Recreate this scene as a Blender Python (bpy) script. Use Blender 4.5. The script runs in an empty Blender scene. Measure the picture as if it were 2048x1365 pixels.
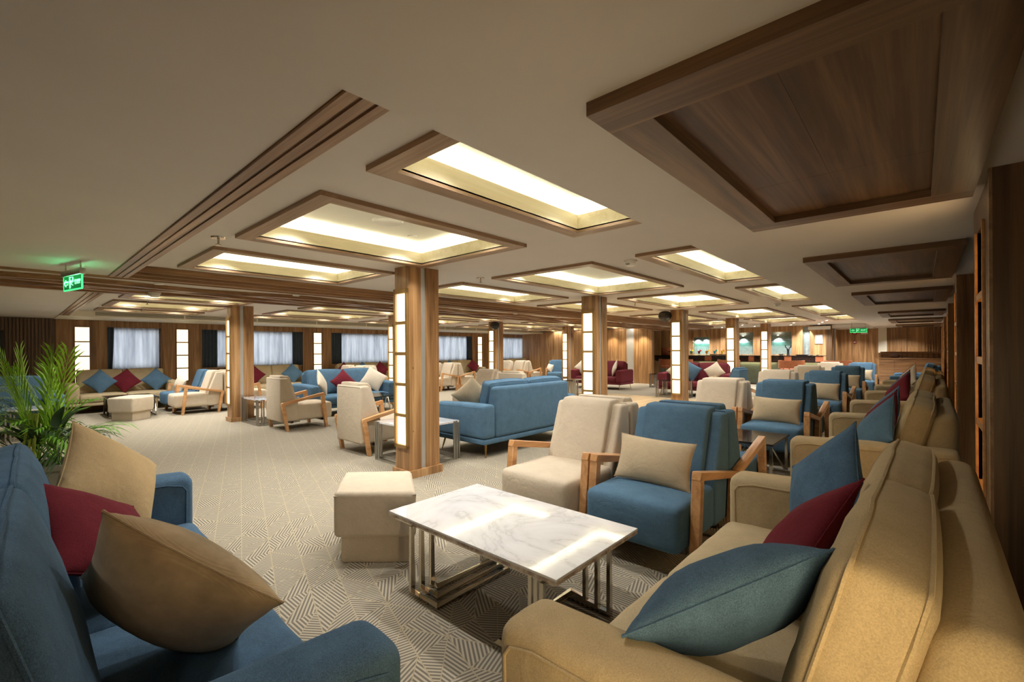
import bpy, bmesh, math, random
from math import sin, cos, pi, radians, sqrt
from mathutils import Vector, Matrix
random.seed(7)
SC = bpy.context.scene
COL = SC.collection

# ------------------------------------------------------------------ camera
cam_data = bpy.data.cameras.new('camera')
cam = bpy.data.objects.new('camera', cam_data)
COL.objects.link(cam)
F_PX, YAW, ROLL, CY = 906.0, radians(42.05), radians(-0.354), 701.4
fw = Vector((-sin(YAW), cos(YAW), 0)); rt0 = Vector((cos(YAW), sin(YAW), 0)); up0 = Vector((0, 0, 1))
rt = rt0 * cos(ROLL) + up0 * sin(ROLL); up = up0 * cos(ROLL) - rt0 * sin(ROLL)
M = Matrix.Identity(4)
for i in range(3):
    M[i][0] = rt[i]; M[i][1] = up[i]; M[i][2] = -fw[i]
M[2][3] = 1.5
cam.matrix_world = M
cam_data.sensor_width = 36.0
cam_data.lens = 36.0 * F_PX / 2048
cam_data.shift_y = (CY - 682.5) / 2048
cam_data.clip_start = 0.02
cam_data.clip_end = 200
SC.camera = cam

# ------------------------------------------------------------------ world, exposure
SC.view_settings.view_transform = 'Standard'
SC.view_settings.look = 'None'
SC.view_settings.gamma = 1.0
SC.view_settings.exposure = 1.05
SC.view_settings.use_curve_mapping = False
world = bpy.data.worlds.new('overcast_sky'); SC.world = world
world.use_nodes = True
wn = world.node_tree.nodes['Background']
wn.inputs['Color'].default_value = (0.88, 0.93, 1.0, 1)
wn.inputs['Strength'].default_value = 0.85
cy = SC.cycles
cy.max_bounces = 6; cy.diffuse_bounces = 4; cy.glossy_bounces = 3
cy.transmission_bounces = 4; cy.transparent_max_bounces = 8
cy.sample_clamp_indirect = 6.0
cy.caustics_reflective = False; cy.caustics_refractive = False
cy.use_denoising = True
cy.use_adaptive_sampling = True; cy.adaptive_threshold = 0.035
LED_STRENGTH = 7.5
SPOT_W = 37.0
REAR_FILL_W = 15.0
PANE_STRENGTH = 1.6

def light(name, kind, loc, power, color=(1, 0.88, 0.7), rot=(0, 0, 0), **kw):
    d = bpy.data.lights.new(name, kind); d.energy = power; d.color = color
    for k, v in kw.items(): setattr(d, k, v)
    o = bpy.data.objects.new(name, d); o.location = loc; o.rotation_euler = rot
    COL.objects.link(o); return o

def spot(x, y, z, w, color=(1, 0.975, 0.94), ang=128):
    return light('downlight_or_fill_lamp', 'SPOT', (x, y, z), w, color, spot_size=radians(ang), spot_blend=0.9, shadow_soft_size=0.035)

# ------------------------------------------------------------------ materials
def lin(c):
    f = lambda v: v / 12.92 if v <= 0.04045 else ((v + 0.055) / 1.055) ** 2.4
    return tuple(f(v / 255.0) for v in c) + (1.0,)

class NT:
    """tiny node-tree writer"""
    def __init__(s, name):
        s.m = bpy.data.materials.new(name); s.m.use_nodes = True
        s.t = s.m.node_tree; s.n = s.t.nodes; s.l = s.t.links
        s.b = s.n['Principled BSDF']
    def node(s, kind, **kw):
        x = s.n.new(kind)
        for k, v in kw.items(): setattr(x, k, v)
        return x
    def link(s, a, b): s.l.new(a, b)
    def math(s, op, a, b=None, c=None):
        x = s.n.new('ShaderNodeMath'); x.operation = op
        for i, v in enumerate((a, b, c)):
            if v is None: continue
            if isinstance(v, (int, float)): x.inputs[i].default_value = v
            else: s.l.new(v, x.inputs[i])
        return x.outputs[0]
    def ramp(s, fac, stops):
        x = s.n.new('ShaderNodeValToRGB'); cr = x.color_ramp
        while len(cr.elements) < len(stops): cr.elements.new(0.5)
        for e, (p, c) in zip(cr.elements, stops): e.position = p; e.color = c
        s.l.new(fac, x.inputs[0]); return x.outputs[0]
    def coords(s, kind='Object', scale=(1, 1, 1)):
        tc = s.n.new('ShaderNodeTexCoord'); mp = s.n.new('ShaderNodeMapping')
        mp.inputs['Scale'].default_value = scale
        s.l.new(tc.outputs[kind], mp.inputs[0]); return mp.outputs[0]
    def noise(s, vec, scale, detail=3.0, rough=0.55, dist=0.0):
        x = s.n.new('ShaderNodeTexNoise')
        x.inputs['Scale'].default_value = scale; x.inputs['Detail'].default_value = detail
        x.inputs['Roughness'].default_value = rough; x.inputs['Distortion'].default_value = dist
        s.l.new(vec, x.inputs['Vector']); return x.outputs['Fac']
    def bump(s, h, strength=0.3, dist=0.002):
        x = s.n.new('ShaderNodeBump'); x.inputs['Strength'].default_value = strength
        x.inputs['Distance'].default_value = dist
        s.l.new(h, x.inputs['Height']); s.l.new(x.outputs[0], s.b.inputs['Normal'])

def plain(name, rgb, rough=0.5, metal=0.0, spec=0.5, var=0.06, scale=8.0):
    t = NT(name); c = lin(rgb)
    n = t.noise(t.coords(), scale, 3)
    t.link(t.ramp(n, [(0.3, tuple(v * (1 - var) for v in c[:3]) + (1,)), (0.7, tuple(min(1, v * (1 + var)) for v in c[:3]) + (1,))]), t.b.inputs['Base Color'])
    t.b.inputs['Roughness'].default_value = rough; t.b.inputs['Metallic'].default_value = metal
    t.b.inputs['Specular IOR Level'].default_value = spec
    return t.m

def emit(name, rgb, strength):
    t = NT(name); c = lin(rgb)
    t.b.inputs['Base Color'].default_value = c
    t.b.inputs['Emission Color'].default_value = c
    t.b.inputs['Emission Strength'].default_value = strength
    return t.m

def wood(name, dark, mid, light_, axis='z', rough=0.42, scale=1.0, coat=0.15, kind='Object'):
    t = NT(name)
    st = {'z': (7, 7, 0.35), 'y': (7, 0.35, 7), 'x': (0.35, 7, 7)}[axis]
    v = t.coords(kind, tuple(k * scale for k in st))
    big = t.noise(v, 1.3, 4, 0.6, 0.9)
    st2 = tuple(k * 9 * scale if k > 1 else k * 3 * scale for k in st)
    fine = t.noise(t.coords(kind, st2), 1.6, 4, 0.6)
    f = t.math('ADD', t.math('MULTIPLY', big, 0.75), t.math('MULTIPLY', fine, 0.25))
    t.link(t.ramp(f, [(0.32, lin(dark)), (0.5, lin(mid)), (0.66, lin(light_))]), t.b.inputs['Base Color'])
    t.b.inputs['Roughness'].default_value = rough
    t.b.inputs['Coat Weight'].default_value = coat; t.b.inputs['Coat Roughness'].default_value = 0.25
    t.bump(fine, 0.12, 0.001)
    return t.m

def fabric(name, rgb, var=0.14, scale=260, rough=0.95, sheen=0.25, bumps=0.35, mott=0.1):
    t = NT(name); c = lin(rgb)[:3]
    v = t.coords()
    a = t.noise(v, scale, 2, 0.7); b = t.noise(v, 9, 4, 0.6)
    f = t.math('ADD', t.math('MULTIPLY', a, 0.7), t.math('MULTIPLY', b, 0.3))
    lo = tuple(k * (1 - var - mott) for k in c) + (1,); hi = tuple(min(1, k * (1 + var + mott)) for k in c) + (1,)
    t.link(t.ramp(f, [(0.36, lo), (0.64, hi)]), t.b.inputs['Base Color'])
    t.b.inputs['Roughness'].default_value = rough
    t.b.inputs['Sheen Weight'].default_value = sheen
    t.b.inputs['Sheen Tint'].default_value = tuple(min(1, k * 1.5 + .05) for k in c) + (1,)
    t.b.inputs['Specular IOR Level'].default_value = 0.15
    w = t.noise(v, 14, 3, 0.55, 0.6)
    h = t.math('ADD', t.math('MULTIPLY', a, 0.4), t.math('MULTIPLY', w, 2.5))
    t.bump(h, bumps, 0.006)
    return t.m

def woven(name, rgb):
    t = NT(name); c = lin(rgb)[:3]
    v = t.coords()
    sep = t.node('ShaderNodeSeparateXYZ'); t.link(v, sep.inputs[0])
    sx = t.math('SINE', t.math('MULTIPLY', t.math('ADD', sep.outputs[0], sep.outputs[2]), 1400))
    sy = t.math('SINE', t.math('MULTIPLY', t.math('SUBTRACT', sep.outputs[0], sep.outputs[2]), 1400))
    w = t.math('MULTIPLY', sx, sy); n = t.noise(v, 7, 4, 0.6)
    f = t.math('ADD', t.math('MULTIPLY', w, 0.07), n)
    t.link(t.ramp(f, [(0.3, tuple(k * .72 for k in c) + (1,)), (0.7, tuple(min(1, k * 1.2) for k in c) + (1,))]), t.b.inputs['Base Color'])
    t.b.inputs['Roughness'].default_value = 0.95; t.b.inputs['Sheen Weight'].default_value = 0.2
    t.b.inputs['Specular IOR Level'].default_value = 0.1
    t.bump(t.math('ADD', w, t.math('MULTIPLY', t.noise(v, 12, 3), 4)), 0.4, 0.002)
    return t.m

MAT = {}
MAT['ceiling'] = plain('painted_ceiling', (208, 200, 190), 0.75, var=0.02, scale=2)
MAT['cove'] = plain('cove_paint', (232, 230, 218), 0.8, var=0.01)
MAT['walnut_z'] = wood('walnut_vertical', (96, 66, 40), (146, 108, 70), (180, 142, 98), 'z')
MAT['walnut_y'] = wood('walnut_along', (94, 64, 40), (142, 104, 68), (176, 138, 96), 'y')
MAT['walnut_x'] = wood('walnut_across', (94, 64, 40), (142, 104, 68), (176, 138, 96), 'x')
MAT['pillar_z'] = wood('pillar_walnut', (110, 76, 44), (166, 124, 80), (204, 164, 114), 'z')
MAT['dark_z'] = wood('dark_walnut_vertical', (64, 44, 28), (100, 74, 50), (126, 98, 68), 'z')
MAT['dark_y'] = wood('dark_walnut_along', (66, 44, 26), (102, 74, 48), (132, 100, 70), 'y')
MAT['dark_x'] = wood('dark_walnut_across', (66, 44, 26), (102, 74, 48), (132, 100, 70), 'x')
MAT['figured'] = wood('figured_dark_walnut', (44, 28, 16), (94, 64, 38), (138, 102, 66), 'y', 0.4, 0.55)
MAT['frame_y'] = wood('coffer_frame_along', (122, 94, 66), (150, 120, 90), (174, 146, 112), 'y', 0.5)
MAT['frame_x'] = wood('coffer_frame_across', (122, 94, 66), (150, 120, 90), (174, 146, 112), 'x', 0.5)
MAT['lip'] = wood('coffer_lip', (214, 200, 158), (230, 218, 180), (240, 230, 200), 'y', 0.5)
MAT['oak'] = wood('beech_arm', (178, 126, 76), (206, 154, 102), (222, 172, 120), 'y', 0.35, 1.4)
MAT['blue'] = fabric('blue_cloth', (84, 114, 137))
MAT['blue_denim'] = fabric('blue_marl_cloth', (76, 103, 127), var=0.22, scale=330, mott=0.16)
MAT['beige'] = fabric('beige_cloth', (200, 186, 164), var=0.06, mott=0.05)
MAT['khaki'] = fabric('khaki_cloth', (184, 166, 132), var=0.1, mott=0.06)
MAT['burgundy'] = fabric('burgundy_cloth', (104, 34, 44))
MAT['maroon'] = fabric('maroon_cloth', (112, 48, 56), var=0.08)
MAT['pil_beige'] = fabric('beige_pillow_cloth', (194, 176, 146), var=0.06, mott=0.05)
MAT['pil_cream'] = fabric('cream_pillow_cloth', (216, 204, 184), var=0.05, mott=0.04)
MAT['pil_tan'] = fabric('tan_pillow_cloth', (182, 158, 118), var=0.07, mott=0.06)
MAT['pil_weave'] = woven('coarse_tan_weave', (178, 156, 122))
MAT['chrome'] = plain('polished_steel', (200, 192, 178), 0.16, 1.0, var=0.02)
MAT['brushed'] = plain('brushed_steel', (186, 184, 178), 0.34, 1.0, var=0.04)
MAT['brass'] = plain('brass', (190, 156, 84), 0.28, 1.0, var=0.03)
MAT['bronze'] = plain('bronze_frame', (158, 124, 72), 0.45, 0.35, var=0.05)
MAT['black'] = plain('black_plastic', (22, 22, 22), 0.4)
MAT['white'] = plain('white_plastic', (228, 226, 218), 0.4, var=0.01)
MAT['silver'] = plain('silver_strip', (190, 190, 186), 0.45, 0.5, var=0.02)
MAT['pane'] = emit('warm_light_panel', (255, 236, 196), PANE_STRENGTH)
MAT['pane_amber'] = emit('amber_light_panel', (232, 168, 84), 0.55)
MAT['wallpane'] = emit('wall_light_panel', (255, 236, 200), 0.75)
MAT['led'] = emit('led_strip', (255, 252, 240), LED_STRENGTH)
MAT['bulb'] = emit('downlight_bulb', (255, 248, 236), 45.0)
MAT['green_glow'] = emit('green_exit_glow', (70, 250, 140), 0.7)
MAT['green_dark'] = emit('green_exit_panel', (6, 120, 60), 0.35)
MAT['sign_white'] = emit('exit_symbol', (150, 255, 190), 0.7)
MAT['granite'] = plain('black_granite', (36, 32, 30), 0.12, var=0.4, scale=40)
MAT['darkglass'] = plain('smoked_glass', (40, 36, 34), 0.08, var=0.3, scale=30)
MAT['leather'] = plain('brown_leather', (166, 100, 66), 0.4, var=0.12, scale=14)
MAT['navy'] = fabric('navy_drape_cloth', (66, 78, 92), var=0.1, scale=120)
MAT['curtain_blue'] = fabric('blue_curtain_cloth', (66, 96, 132), var=0.1, scale=120)
MAT['green'] = plain('palm_leaf', (92, 142, 30), 0.5, var=0.25, scale=6)
MAT['green_bright'] = plain('young_palm_leaf', (138, 186, 34), 0.5, var=0.2, scale=6)
MAT['green_dark_leaf'] = plain('dark_leaf', (38, 66, 34), 0.5, var=0.25, scale=6)
MAT['green_grey'] = plain('grey_green_leaf', (84, 110, 84), 0.55, var=0.25, scale=6)
MAT['stem'] = plain('plant_stem', (150, 168, 62), 0.55, var=0.2)
MAT['soil'] = plain('soil', (62, 48, 34), 0.95, var=0.4, scale=60)
MAT['planter'] = plain('grey_planter', (112, 110, 96), 0.5, var=0.05)
MAT['barfront'] = plain('green_grey_bar_stone', (88, 96, 82), 0.5, var=0.12, scale=5)
MAT['niche'] = plain('grey_niche_back', (132, 142, 138), 0.6, var=0.15, scale=9)
MAT['parquet'] = wood('pale_dance_floor', (206, 178, 134), (222, 198, 156), (234, 214, 176), 'y', 0.25, 0.6)
MAT['duct'] = plain('cream_duct', (226, 218, 196), 0.6, var=0.01)
MAT['slotdark'] = plain('grille_slot', (112, 108, 92), 0.7)
MAT['red'] = plain('red_call_point', (150, 40, 30), 0.4)
MAT['brownbag'] = plain('brown_leather_bag', (86, 56, 38), 0.6, var=0.2, scale=20)
MAT['paper'] = plain('white_paper', (232, 230, 226), 0.8, var=0.02)
MAT['copper'] = plain('dark_steel', (74, 66, 60), 0.3, 1.0)

def mat_marble(name):
    t = NT(name); v = t.coords()
    n = t.noise(v, 1.6, 6, 0.6, 1.0)
    vein = t.math('ABSOLUTE', t.math('SUBTRACT', n, 0.5))
    t.link(t.ramp(vein, [(0.0, lin((212, 212, 212))), (0.016, lin((230, 230, 230))), (0.1, lin((240, 240, 241)))]), t.b.inputs['Base Color'])
    t.b.inputs['Roughness'].default_value = 0.06
    t.b.inputs['Coat Weight'].default_value = 0.8; t.b.inputs['Coat Roughness'].default_value = 0.02
    return t.m
MAT['marble'] = mat_marble('white_marble')

def mat_marble_edge():
    t = NT('marble_edge'); v = t.coords()
    n = t.noise(v, 16, 4, 0.6)
    t.link(t.ramp(n, [(0.38, lin((150, 126, 112))), (0.62, lin((222, 208, 190)))]), t.b.inputs['Base Color'])
    t.b.inputs['Roughness'].default_value = 0.3
    return t.m
MAT['marble_edge'] = mat_marble_edge()

def mat_glass(name, tint=(0.8, 0.95, 0.92, 1), mixf=0.16):
    t = NT(name)
    tr = t.node('ShaderNodeBsdfTransparent'); tr.inputs[0].default_value = tint
    gl = t.node('ShaderNodeBsdfGlossy'); gl.inputs['Roughness'].default_value = 0.05
    mx = t.node('ShaderNodeMixShader'); mx.inputs[0].default_value = mixf
    t.link(tr.outputs[0], mx.inputs[1]); t.link(gl.outputs[0], mx.inputs[2])
    t.link(mx.outputs[0], t.n['Material Output'].inputs['Surface']); return t.m
MAT['glass'] = mat_glass('window_glass', (0.93, 0.97, 1, 1), 0.08)
MAT['shelfglass'] = mat_glass('shelf_glass', (0.55, 0.85, 0.78, 1), 0.3)

def mat_drink(name, rgb):
    t = NT(name)
    t.b.inputs['Base Color'].default_value = lin(rgb); t.b.inputs['Roughness'].default_value = 0.1
    t.b.inputs['Transmission Weight'].default_value = 0.2
    return t.m
for k, c in {'d_green': (30, 170, 140), 'd_red': (190, 30, 40), 'd_orange': (240, 150, 30), 'd_blue': (40, 170, 190), 'd_yellow': (240, 200, 50)}.items():
    MAT[k] = mat_drink('drink_' + k[2:], c)

def mat_sheer():
    t = NT('sheer_curtain'); v = t.coords('Object', (1, 1, 0.12))
    n = t.noise(v, 5, 3, 0.6)
    tl = t.node('ShaderNodeBsdfTranslucent'); df = t.node('ShaderNodeBsdfDiffuse'); tr = t.node('ShaderNodeBsdfTransparent')
    col = t.ramp(n, [(0.35, (0.62, 0.63, 0.66, 1)), (0.62, (0.95, 0.95, 0.96, 1))])
    t.link(col, tl.inputs[0]); t.link(col, df.inputs[0])
    m1 = t.node('ShaderNodeMixShader'); m1.inputs[0].default_value = 0.3
    t.link(tl.outputs[0], m1.inputs[1]); t.link(df.outputs[0], m1.inputs[2])
    m2 = t.node('ShaderNodeMixShader'); m2.inputs[0].default_value = 0.2
    t.link(m1.outputs[0], m2.inputs[1]); t.link(tr.outputs[0], m2.inputs[2])
    t.link(m2.outputs[0], t.n['Material Output'].inputs['Surface']); return t.m
MAT['sheer'] = mat_sheer()

def mat_carpet():
    t = NT('patterned_carpet')
    tc = t.node('ShaderNodeTexCoord'); mp = t.node('ShaderNodeMapping')
    mp.inputs['Rotation'].default_value = (0, 0, radians(17)); t.link(tc.outputs['Object'], mp.inputs[0])
    sep = t.node('ShaderNodeSeparateXYZ'); t.link(mp.outputs[0], sep.inputs[0])
    X, Y = sep.outputs[0], sep.outputs[1]
    a = t.math('ADD', t.math('MULTIPLY', X, 3.7), t.math('MULTIPLY', Y, 1.3)); b = t.math('MULTIPLY', Y, 5.4)
    ia, ib = t.math('FLOOR', a), t.math('FLOOR', b); fa, fb = t.math('FRACT', a), t.math('FRACT', b)
    def wnoise(x, y, z):
        cb = t.node('ShaderNodeCombineXYZ')
        for i, q in enumerate((x, y, z)):
            if isinstance(q, (int, float)): cb.inputs[i].default_value = q
            else: t.link(q, cb.inputs[i])
        w = t.node('ShaderNodeTexWhiteNoise'); t.link(cb.outputs[0], w.inputs['Vector']); return w.outputs['Value']
    flip = t.math('GREATER_THAN', wnoise(ia, ib, 3.3), 0.5)
    fb2 = t.math('ABSOLUTE', t.math('SUBTRACT', fb, flip))           # fb or 1-fb
    d = t.math('SUBTRACT', fa, fb2); tri = t.math('GREATER_THAN', d, 0.0)
    r = wnoise(ia, ib, t.math('ADD', tri, 7.1))
    ang = t.math('MULTIPLY', t.math('FLOOR', t.math('MULTIPLY', r, 5.0)), pi / 5)
    s = t.math('ADD', t.math('MULTIPLY', X, t.math('COSINE', ang)), t.math('MULTIPLY', Y, t.math('SINE', ang)))
    stripe = t.math('SINE', t.math('MULTIPLY', s, 2 * pi / 0.021))
    e1 = t.math('LESS_THAN', t.math('ABSOLUTE', d), 0.02)
    e2 = t.math('MULTIPLY', t.math('GREATER_THAN', wnoise(ia, ib, 9.7), 0.55), t.math('LESS_THAN', t.math('MINIMUM', fa, t.math('SUBTRACT', 1.0, fa)), 0.010))
    e3 = t.math('LESS_THAN', t.math('MINIMUM', fb, t.math('SUBTRACT', 1.0, fb)), 0.018)
    edge = t.math('MAXIMUM', e1, t.math('MAXIMUM', e2, e3))
    n = t.noise(mp.outputs[0], 380, 2, 0.7)
    f = t.math('ADD', t.math('MULTIPLY', t.math('ADD', stripe, t.math('MULTIPLY', n, 1.6)), 0.42), 0.12)
    e3 = e3; col = t.ramp(f, [(0.2, lin((114, 107, 95))), (0.75, lin((182, 172, 152)))])
    mx = t.node('ShaderNodeMix', data_type='RGBA'); t.link(edge, mx.inputs[0]); t.link(col, mx.inputs[6])
    mx.inputs[7].default_value = lin((170, 157, 130)); t.link(mx.outputs[2], t.b.inputs['Base Color'])
    t.b.inputs['Roughness'].default_value = 0.95; t.b.inputs['Specular IOR Level'].default_value = 0.1
    t.bump(t.math('ADD', n, t.math('MULTIPLY', stripe, 0.4)), 0.35, 0.003)
    return t.m
MAT['carpet'] = mat_carpet()

# ------------------------------------------------------------------ mesh helpers
def finish(bm, name, mats, smooth=False, sharp=40):
    me = bpy.data.meshes.new(name); bm.to_mesh(me); bm.free()
    for m in (mats if isinstance(mats, (list, tuple)) else [mats]): me.materials.append(MAT[m] if isinstance(m, str) else m)
    if smooth:
        me.polygons.foreach_set('use_smooth', [True] * len(me.polygons))
        me.set_sharp_from_angle(angle=radians(sharp))
    return me

def add_box(bm, x0, x1, y0, y1, z0, z1, mi=0):
    vs = [bm.verts.new(p) for p in ((x0, y0, z0), (x1, y0, z0), (x1, y1, z0), (x0, y1, z0), (x0, y0, z1), (x1, y0, z1), (x1, y1, z1), (x0, y1, z1))]
    for q in ((0, 3, 2, 1), (4, 5, 6, 7), (0, 1, 5, 4), (1, 2, 6, 5), (2, 3, 7, 6), (3, 0, 4, 7)):
        bm.faces.new([vs[i] for i in q]).material_index = mi

def boxes(name, mats, lst, bevel=0.0, segs=1):
    bm = bmesh.new()
    for b in lst: add_box(bm, *b)
    if bevel: bmesh.ops.bevel(bm, geom=bm.edges[:], offset=bevel, segments=segs, profile=0.5, affect='EDGES')
    return finish(bm, name, mats, bevel > 0)

def prism(bm, poly, a0, a1, axis='x', mi=0):
    """polygon in the plane across axis, extruded along it; for axis x poly is (y, z)"""
    def P(p, a): return (a, p[0], p[1]) if axis == 'x' else ((p[0], a, p[1]) if axis == 'y' else (p[0], p[1], a))
    A = [bm.verts.new(P(p, a0)) for p in poly]; B = [bm.verts.new(P(p, a1)) for p in poly]
    n = len(poly)
    fs = [bm.faces.new(A), bm.faces.new(B[::-1])]
    for i in range(n): fs.append(bm.faces.new([A[i], B[i], B[(i + 1) % n], A[(i + 1) % n]]))
    for f in fs: f.material_index = mi
    return fs

def prism_mesh(name, mat, poly, a0, a1, axis='x', bevel=0.0, segs=3):
    bm = bmesh.new(); prism(bm, poly, a0, a1, axis)
    bmesh.ops.recalc_face_normals(bm, faces=bm.faces[:])
    if bevel: bmesh.ops.bevel(bm, geom=bm.edges[:], offset=bevel, segments=segs, profile=0.5, affect='EDGES')
    return finish(bm, name, mat, bevel > 0)

def add_tube(bm, pts, r, sides=8, closed=False, square=False, r2=None):
    pts = [Vector(p) for p in pts]; n = len(pts); rings = []
    if square: sides = 4
    prev = None
    for i, p in enumerate(pts):
        if closed: d0 = (p - pts[i - 1]).normalized(); d1 = (pts[(i + 1) % n] - p).normalized()
        else:
            d0 = (p - pts[i - 1]).normalized() if i else (pts[1] - p).normalized()
            d1 = (pts[i + 1] - p).normalized() if i < n - 1 else d0
        t = (d0 + d1)
        t = t.normalized() if t.length > 1e-6 else d1
        if prev is None:
            u = t.cross(Vector((0, 0, 1)))
            if u.length < 1e-3: u = Vector((1, 0, 0))
        else: u = prev - t * prev.dot(t)
        u.normalize(); prev = u; v = t.cross(u)
        k = 1.0 / max(0.5, (1 + d0.dot(d1)) / 2) ** 0.5
        rr = r if r2 is None else r + (r2 - r) * i / (n - 1)
        off = pi / 4 if square else 0
        s = rr * (sqrt(2) if square else 1)
        rings.append([bm.verts.new(p + (u * cos(off + 2 * pi * j / sides) + v * sin(off + 2 * pi * j / sides)) * s * k) for j in range(sides)])
    m = n if closed else n - 1
    for i in range(m):
        A, B = rings[i], rings[(i + 1) % n]
        for j in range(sides): bm.faces.new([A[j], A[(j + 1) % sides], B[(j + 1) % sides], B[j]])
    if not closed:
        bm.faces.new(rings[0][::-1]); bm.faces.new(rings[-1])

def tubes(name, mat, lst, smooth=True):
    bm = bmesh.new()
    for t in lst: add_tube(bm, **t)
    bmesh.ops.recalc_face_normals(bm, faces=bm.faces[:])
    return finish(bm, name, mat, smooth)

def lathe(name, mat, prof, sides=20, smooth=True, sharp=40):
    bm = bmesh.new(); rings = []
    for r, z in prof: rings.append([bm.verts.new((r * cos(2 * pi * j / sides), r * sin(2 * pi * j / sides), z)) for j in range(sides)])
    for A, B in zip(rings, rings[1:]):
        for j in range(sides): bm.faces.new([A[j], A[(j + 1) % sides], B[(j + 1) % sides], B[j]])
    bm.faces.new(rings[0][::-1]); bm.faces.new(rings[-1])
    bmesh.ops.remove_doubles(bm, verts=bm.verts[:], dist=1e-5)
    bmesh.ops.recalc_face_normals(bm, faces=bm.faces[:])
    return finish(bm, name, mat, smooth, sharp)

def softbox(name, mat, sx, sy, sz, r, fn=None, n=6, c=(0, 0, 0), rs=3):
    """rounded box with full sizes sx sy sz, centred on c, then every point through fn(p, unit coords)"""
    def samples(h):
        e = [-h + r * (1 - cos(k * pi / 2 / rs)) for k in range(rs)]
        inner = [-(h - r) + 2 * (h - r) * i / n for i in range(n + 1)]
        return e + inner + [-x for x in e[::-1]]
    hx, hy, hz = sx / 2, sy / 2, sz / 2
    X, Yy, Z = samples(hx), samples(hy), samples(hz)
    bm = bmesh.new(); vd = {}
    def vert(i, j, k):
        key = (i, j, k)
        if key not in vd:
            p = Vector((X[i], Yy[j], Z[k]))
            cc = Vector((max(-(hx - r), min(hx - r, p.x)), max(-(hy - r), min(hy - r, p.y)), max(-(hz - r), min(hz - r, p.z))))
            d = p - cc
            if d.length > 1e-9: p = cc + d.normalized() * r
            u = (p.x / hx, p.y / hy, p.z / hz)
            if fn: p = Vector(fn(p, u))
            vd[key] = bm.verts.new(p + Vector(c))
        return vd[key]
    nx, ny, nz = len(X) - 1, len(Yy) - 1, len(Z) - 1
    for i in range(nx):
        for j in range(ny):
            bm.faces.new([vert(i, j, 0), vert(i, j + 1, 0), vert(i + 1, j + 1, 0), vert(i + 1, j, 0)])
            bm.faces.new([vert(i, j, nz), vert(i + 1, j, nz), vert(i + 1, j + 1, nz), vert(i, j + 1, nz)])
    for i in range(nx):
        for k in range(nz):
            bm.faces.new([vert(i, 0, k), vert(i + 1, 0, k), vert(i + 1, 0, k + 1), vert(i, 0, k + 1)])
            bm.faces.new([vert(i, ny, k), vert(i, ny, k + 1), vert(i + 1, ny, k + 1), vert(i + 1, ny, k)])
    for j in range(ny):
        for k in range(nz):
            bm.faces.new([vert(0, j, k), vert(0, j, k + 1), vert(0, j + 1, k + 1), vert(0, j + 1, k)])
            bm.faces.new([vert(nx, j, k), vert(nx, j + 1, k), vert(nx, j + 1, k + 1), vert(nx, j, k + 1)])
    return finish(bm, name, mat, True, 60)

# ------------------------------------------------------------------ object helpers
def obj(name, me, parent=None, loc=None, rot=None):
    o = bpy.data.objects.new(name, me); COL.objects.link(o)
    if parent is not None: o.parent = parent
    if loc is not None: o.location = loc
    if rot is not None: o.rotation_euler = rot
    return o
def tag(o, label=None, cat=None, group=None, kind=None):
    if label: o['label'] = label
    if cat: o['category'] = cat
    if group: o['group'] = group
    if kind: o['kind'] = kind
    return o
def thing(name, label, cat, loc=(0, 0, 0), rz=0.0, group=None):
    o = bpy.data.objects.new(name, None); COL.objects.link(o)
    o.empty_display_size = 0.1; o.location = loc; o.rotation_euler = (0, 0, rz)
    return tag(o, label, cat, group)
def struct(name, me, label=None, loc=None, rot=None):
    o = obj(name, me, None, loc, rot); o['kind'] = 'structure'
    if label: o['label'] = label
    return o
def dup(src, loc, rz=None, label=None, group=None, mats=None):
    r = src.copy(); COL.objects.link(r); r.location = loc
    if rz is not None: r.rotation_euler = (0, 0, rz)
    if label: r['label'] = label
    if group: r['group'] = group
    for ch in list(src.children):
        c = ch.copy(); COL.objects.link(c); c.parent = r
        for g in ch.children:
            d = g.copy(); COL.objects.link(d); d.parent = c
    return r

# ================================================================== STRUCTURE
Z_HI, Z_LO = 2.51, 2.39
XL, XR, YB, YF = -16.4, 0.86, -4.0, 25.5
BAYS = [(1.30, 3.29), (4.43, 7.13), (7.90, 10.78), (12.25, 15.65), (16.35, 19.2)]
ROWS = [(-2.235, -1.46), (-4.37, -2.77), (-6.37, -4.97), (-10.63, -9.23), (-12.83, -11.23), (-14.15, -13.37)]

struct('floor', boxes('floor', 'carpet', [(XL - .3, XR + .2, YB, YF + 1, -0.05, 0.0)]), 'beige carpet patterned with hatched triangles')
struct('trim_1', boxes('dance_floor', 'parquet', [(-9.4, -3.3, 9.4, 13.7, 0.0, 0.006)]), 'pale timber dance floor laid flush in the carpet')

# upper ceiling with holes for the coffers
def holed_sheet(x0, x1, y0, y1, z, holes):
    xs = sorted({x0, x1, *[h[0] for h in holes], *[h[1] for h in holes]}); ys = sorted({y0, y1, *[h[2] for h in holes], *[h[3] for h in holes]})
    bm = bmesh.new(); vd = {}
    def V(i, j):
        if (i, j) not in vd: vd[(i, j)] = bm.verts.new((xs[i], ys[j], z))
        return vd[(i, j)]
    for i in range(len(xs) - 1):
        for j in range(len(ys) - 1):
            mx, my = (xs[i] + xs[i + 1]) / 2, (ys[j] + ys[j + 1]) / 2
            if any(h[0] < mx < h[1] and h[2] < my < h[3] for h in holes): continue
            bm.faces.new([V(i, j), V(i, j + 1), V(i + 1, j + 1), V(i + 1, j)])
    return finish(bm, 'ceiling', 'ceiling')
FR = 0.115
holes = []
for ri, (a, b) in enumerate(ROWS):
    for (c, d) in BAYS:
        holes.append((a + FR, b - (FR if ri else 0), c + FR, d - FR))
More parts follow.
